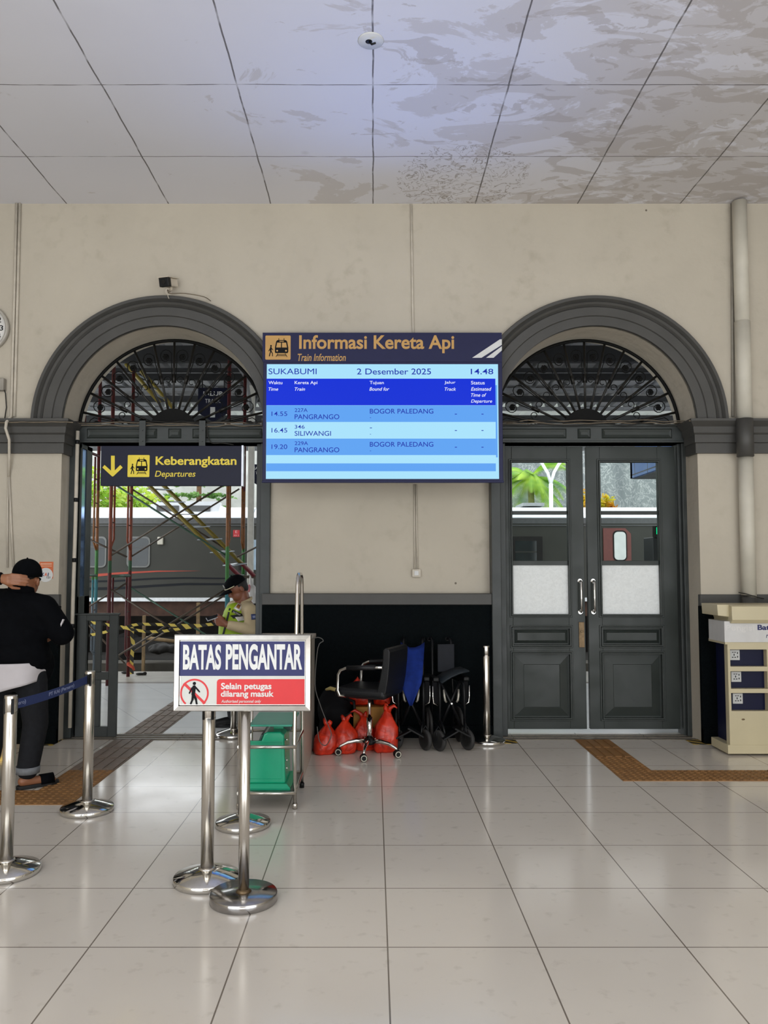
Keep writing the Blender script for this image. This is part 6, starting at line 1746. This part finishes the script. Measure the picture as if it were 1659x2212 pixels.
# things drawn on the vest front sit just off its surface
def on_front(px, py, off=.004):
    """point on the vest / shirt surface under the given direction from the viewer side"""
    return None
dgx = None
def hit(obj, px, py):
    org = Vector((0, 0, CAMZ)) - wloc(g0); dv = ray(px, py).normalized()
    ok, loc, nor, _ = obj.ray_cast(org, dv)
    return (loc + wloc(g0), nor) if ok else None
bpy.context.view_layer.update()
def patch(name, obj, pts_, m, lift=.004, n=6):
    """small cloth piece laid on an existing surface"""
    mb = MB(); (a, b, c, d_) = pts_; rows = []
    for i in range(n + 1):
        row = []
        for k in range(n + 1):
            u, v = i / n, k / n
            x_ = (a[0] * (1 - u) + b[0] * u) * (1 - v) + (d_[0] * (1 - u) + c[0] * u) * v
            y_ = (a[1] * (1 - u) + b[1] * u) * (1 - v) + (d_[1] * (1 - u) + c[1] * u) * v
            h = hit(obj, x_, y_)
            row.append(h[0] + h[1] * lift if h else None)
        rows.append(row)
    made = 0
    for i in range(n):
        for k in range(n):
            q_ = (rows[i][k], rows[i + 1][k], rows[i + 1][k + 1], rows[i][k + 1])
            if all(p is not None for p in q_): mb.face(q_); made += 1
    if not made: print('patch missed', name); return None
    bmesh.ops.remove_doubles(mb.bm, verts=mb.bm.verts[:], dist=.0001)
    o = mb.build(name, m, g0, smooth=True); o.modifiers.new('s', 'SOLIDIFY').thickness = .003
    return o
WREF = mat('silver_reflective_tape', '#d6d4d0', .3, .2, var=.06)
PATCHK = mat('black_patch_cloth', '#15171a', .7, var=.1)
patch('zip_line', vest, ((499, 1302), (502, 1303), (484, 1374), (480, 1374)), PATCHK)
patch('badge_panel', vest, ((514, 1304), (524, 1309), (517, 1321), (505, 1315)), WREF, .006)
patch('badge_emblem', vest, ((513.5, 1307), (519.5, 1309.5), (515.5, 1316.5), (510, 1313)), mat('brown_gold_emblem', '#8a5a20', .5, var=.2, scale=60), .009, 3)
patch('name_strip', vest, ((503, 1317), (521, 1325.5), (518.5, 1329.5), (500.5, 1322)), PATCHK, .006)
patch('side_panel', vest, ((498, 1329), (526, 1324), (527, 1333), (504, 1337)), PATCHK, .006)
patch('reflective_band', vest, ((507, 1333.5), (526, 1330), (527, 1340), (514, 1343)), WREF, .007)
patch('reflective_band', vest, ((517, 1303), (526, 1298), (535, 1305), (527, 1311)), WREF, .007)
shirt = [o for o in g0.children if o.name.startswith('shirt')][0]
patch('sleeve_badge', shirt, ((542, 1327), (554, 1326), (554, 1338), (543, 1339)), mat('blue_shield_badge', '#2d3a66', .6, var=.25, scale=60), .005)
patch('sleeve_badge_emblem', shirt, ((545, 1330.5), (551.5, 1330), (551.5, 1335.5), (545.5, 1336)), mat('pale_shield_print', '#7d86a8', .6, var=.2, scale=90), .008, 3)
patch('epaulette', shirt, ((534, 1294), (546, 1288), (557, 1300), (545, 1304)), PATCHK, .006)
# SATPAM on the name strip
c1, c2 = hit(vest, 503.5, 1320.5), hit(vest, 519, 1327.5)
if c1 and c2:
    o = text('lettering', 'SATPAM', (0, -.009, (c2[0] - c1[0]).length, .009), 0, mat('grey_strip_print', '#a9a7a0', .6), None, bold=.01, thick=.001)
    ex = (c2[0] - c1[0]).normalized(); nn = (c1[1] + c2[1]).normalized(); nn = (nn - ex * nn.dot(ex)).normalized(); ez = nn.cross(ex)
    if ez.z < 0: ez = -ez
    off_ = wloc(g0)
    for v in o.data.vertices:
        b_ = c1[0] + ex * v.co.x + ez * v.co.z
        ok, lc, nr, _ = vest.ray_cast(b_ - off_ + nn * .08, -nn)
        v.co = (lc + off_ + nn * .0115 if ok else b_ + nn * .0125) - nn * v.co.y
    o.data.transform(Matrix.Translation(-wloc(g0))); o.parent = g0
# trousers, shoes
GTR = mat('black_uniform_trousers', '#121317', .8, var=.2, scale=30)
tr_ = MB(); tr_.ball(Vector((-1.22, 7.74, .72)), (.15, .15, .13), 18, 10); cap(tr_, (PEL + Vector((.0, .0, .0)), .125), (Vector((-1.22, 7.74, .75)), .135))
for a, b, c in gl_: cap(tr_, (a, .10), (b, .078), (c + Vector((0, 0, .0)), .062))
fused('trousers', tr_, .011, GTR, g0, 4)
for a, b, c in gl_:
    s_ = MB(); cap(s_, (Vector((c.x + .03, c.y + .01, .05)), .048), (Vector((c.x - .08, c.y - .03, .045)), .045), (Vector((c.x - .155, c.y - .06, .038)), .036)); s_.box((c.x - .19, c.y - .09, .0), (c.x + .06, c.y + .05, .02))
    fused('shoe', s_, .009, BLACK, g0, 3)
ph_ = thing('phone', 'white-edged phone held in the hands of the guard', 'phone', HP)
rotp = Euler((R(25), R(-18), R(20))).to_matrix()
pc_ = K(463, 1330); pc_ = Vector((HP.x - .055, HP.y + .005, HP.z + .022))
MB().cbox(pc_, (.115, .062, .009), rotp).build('case', mat('pale_phone_case', '#b9bcc2', .3, .3, var=.05), ph_, bevel=.003)
MB().cbox(pc_ + rotp @ Vector((0, 0, .0052)), (.105, .054, .001), rotp).build('display', mat('dark_phone_display', '#15171c', .1, var=.1), ph_)
bpy.context.view_layer.update()
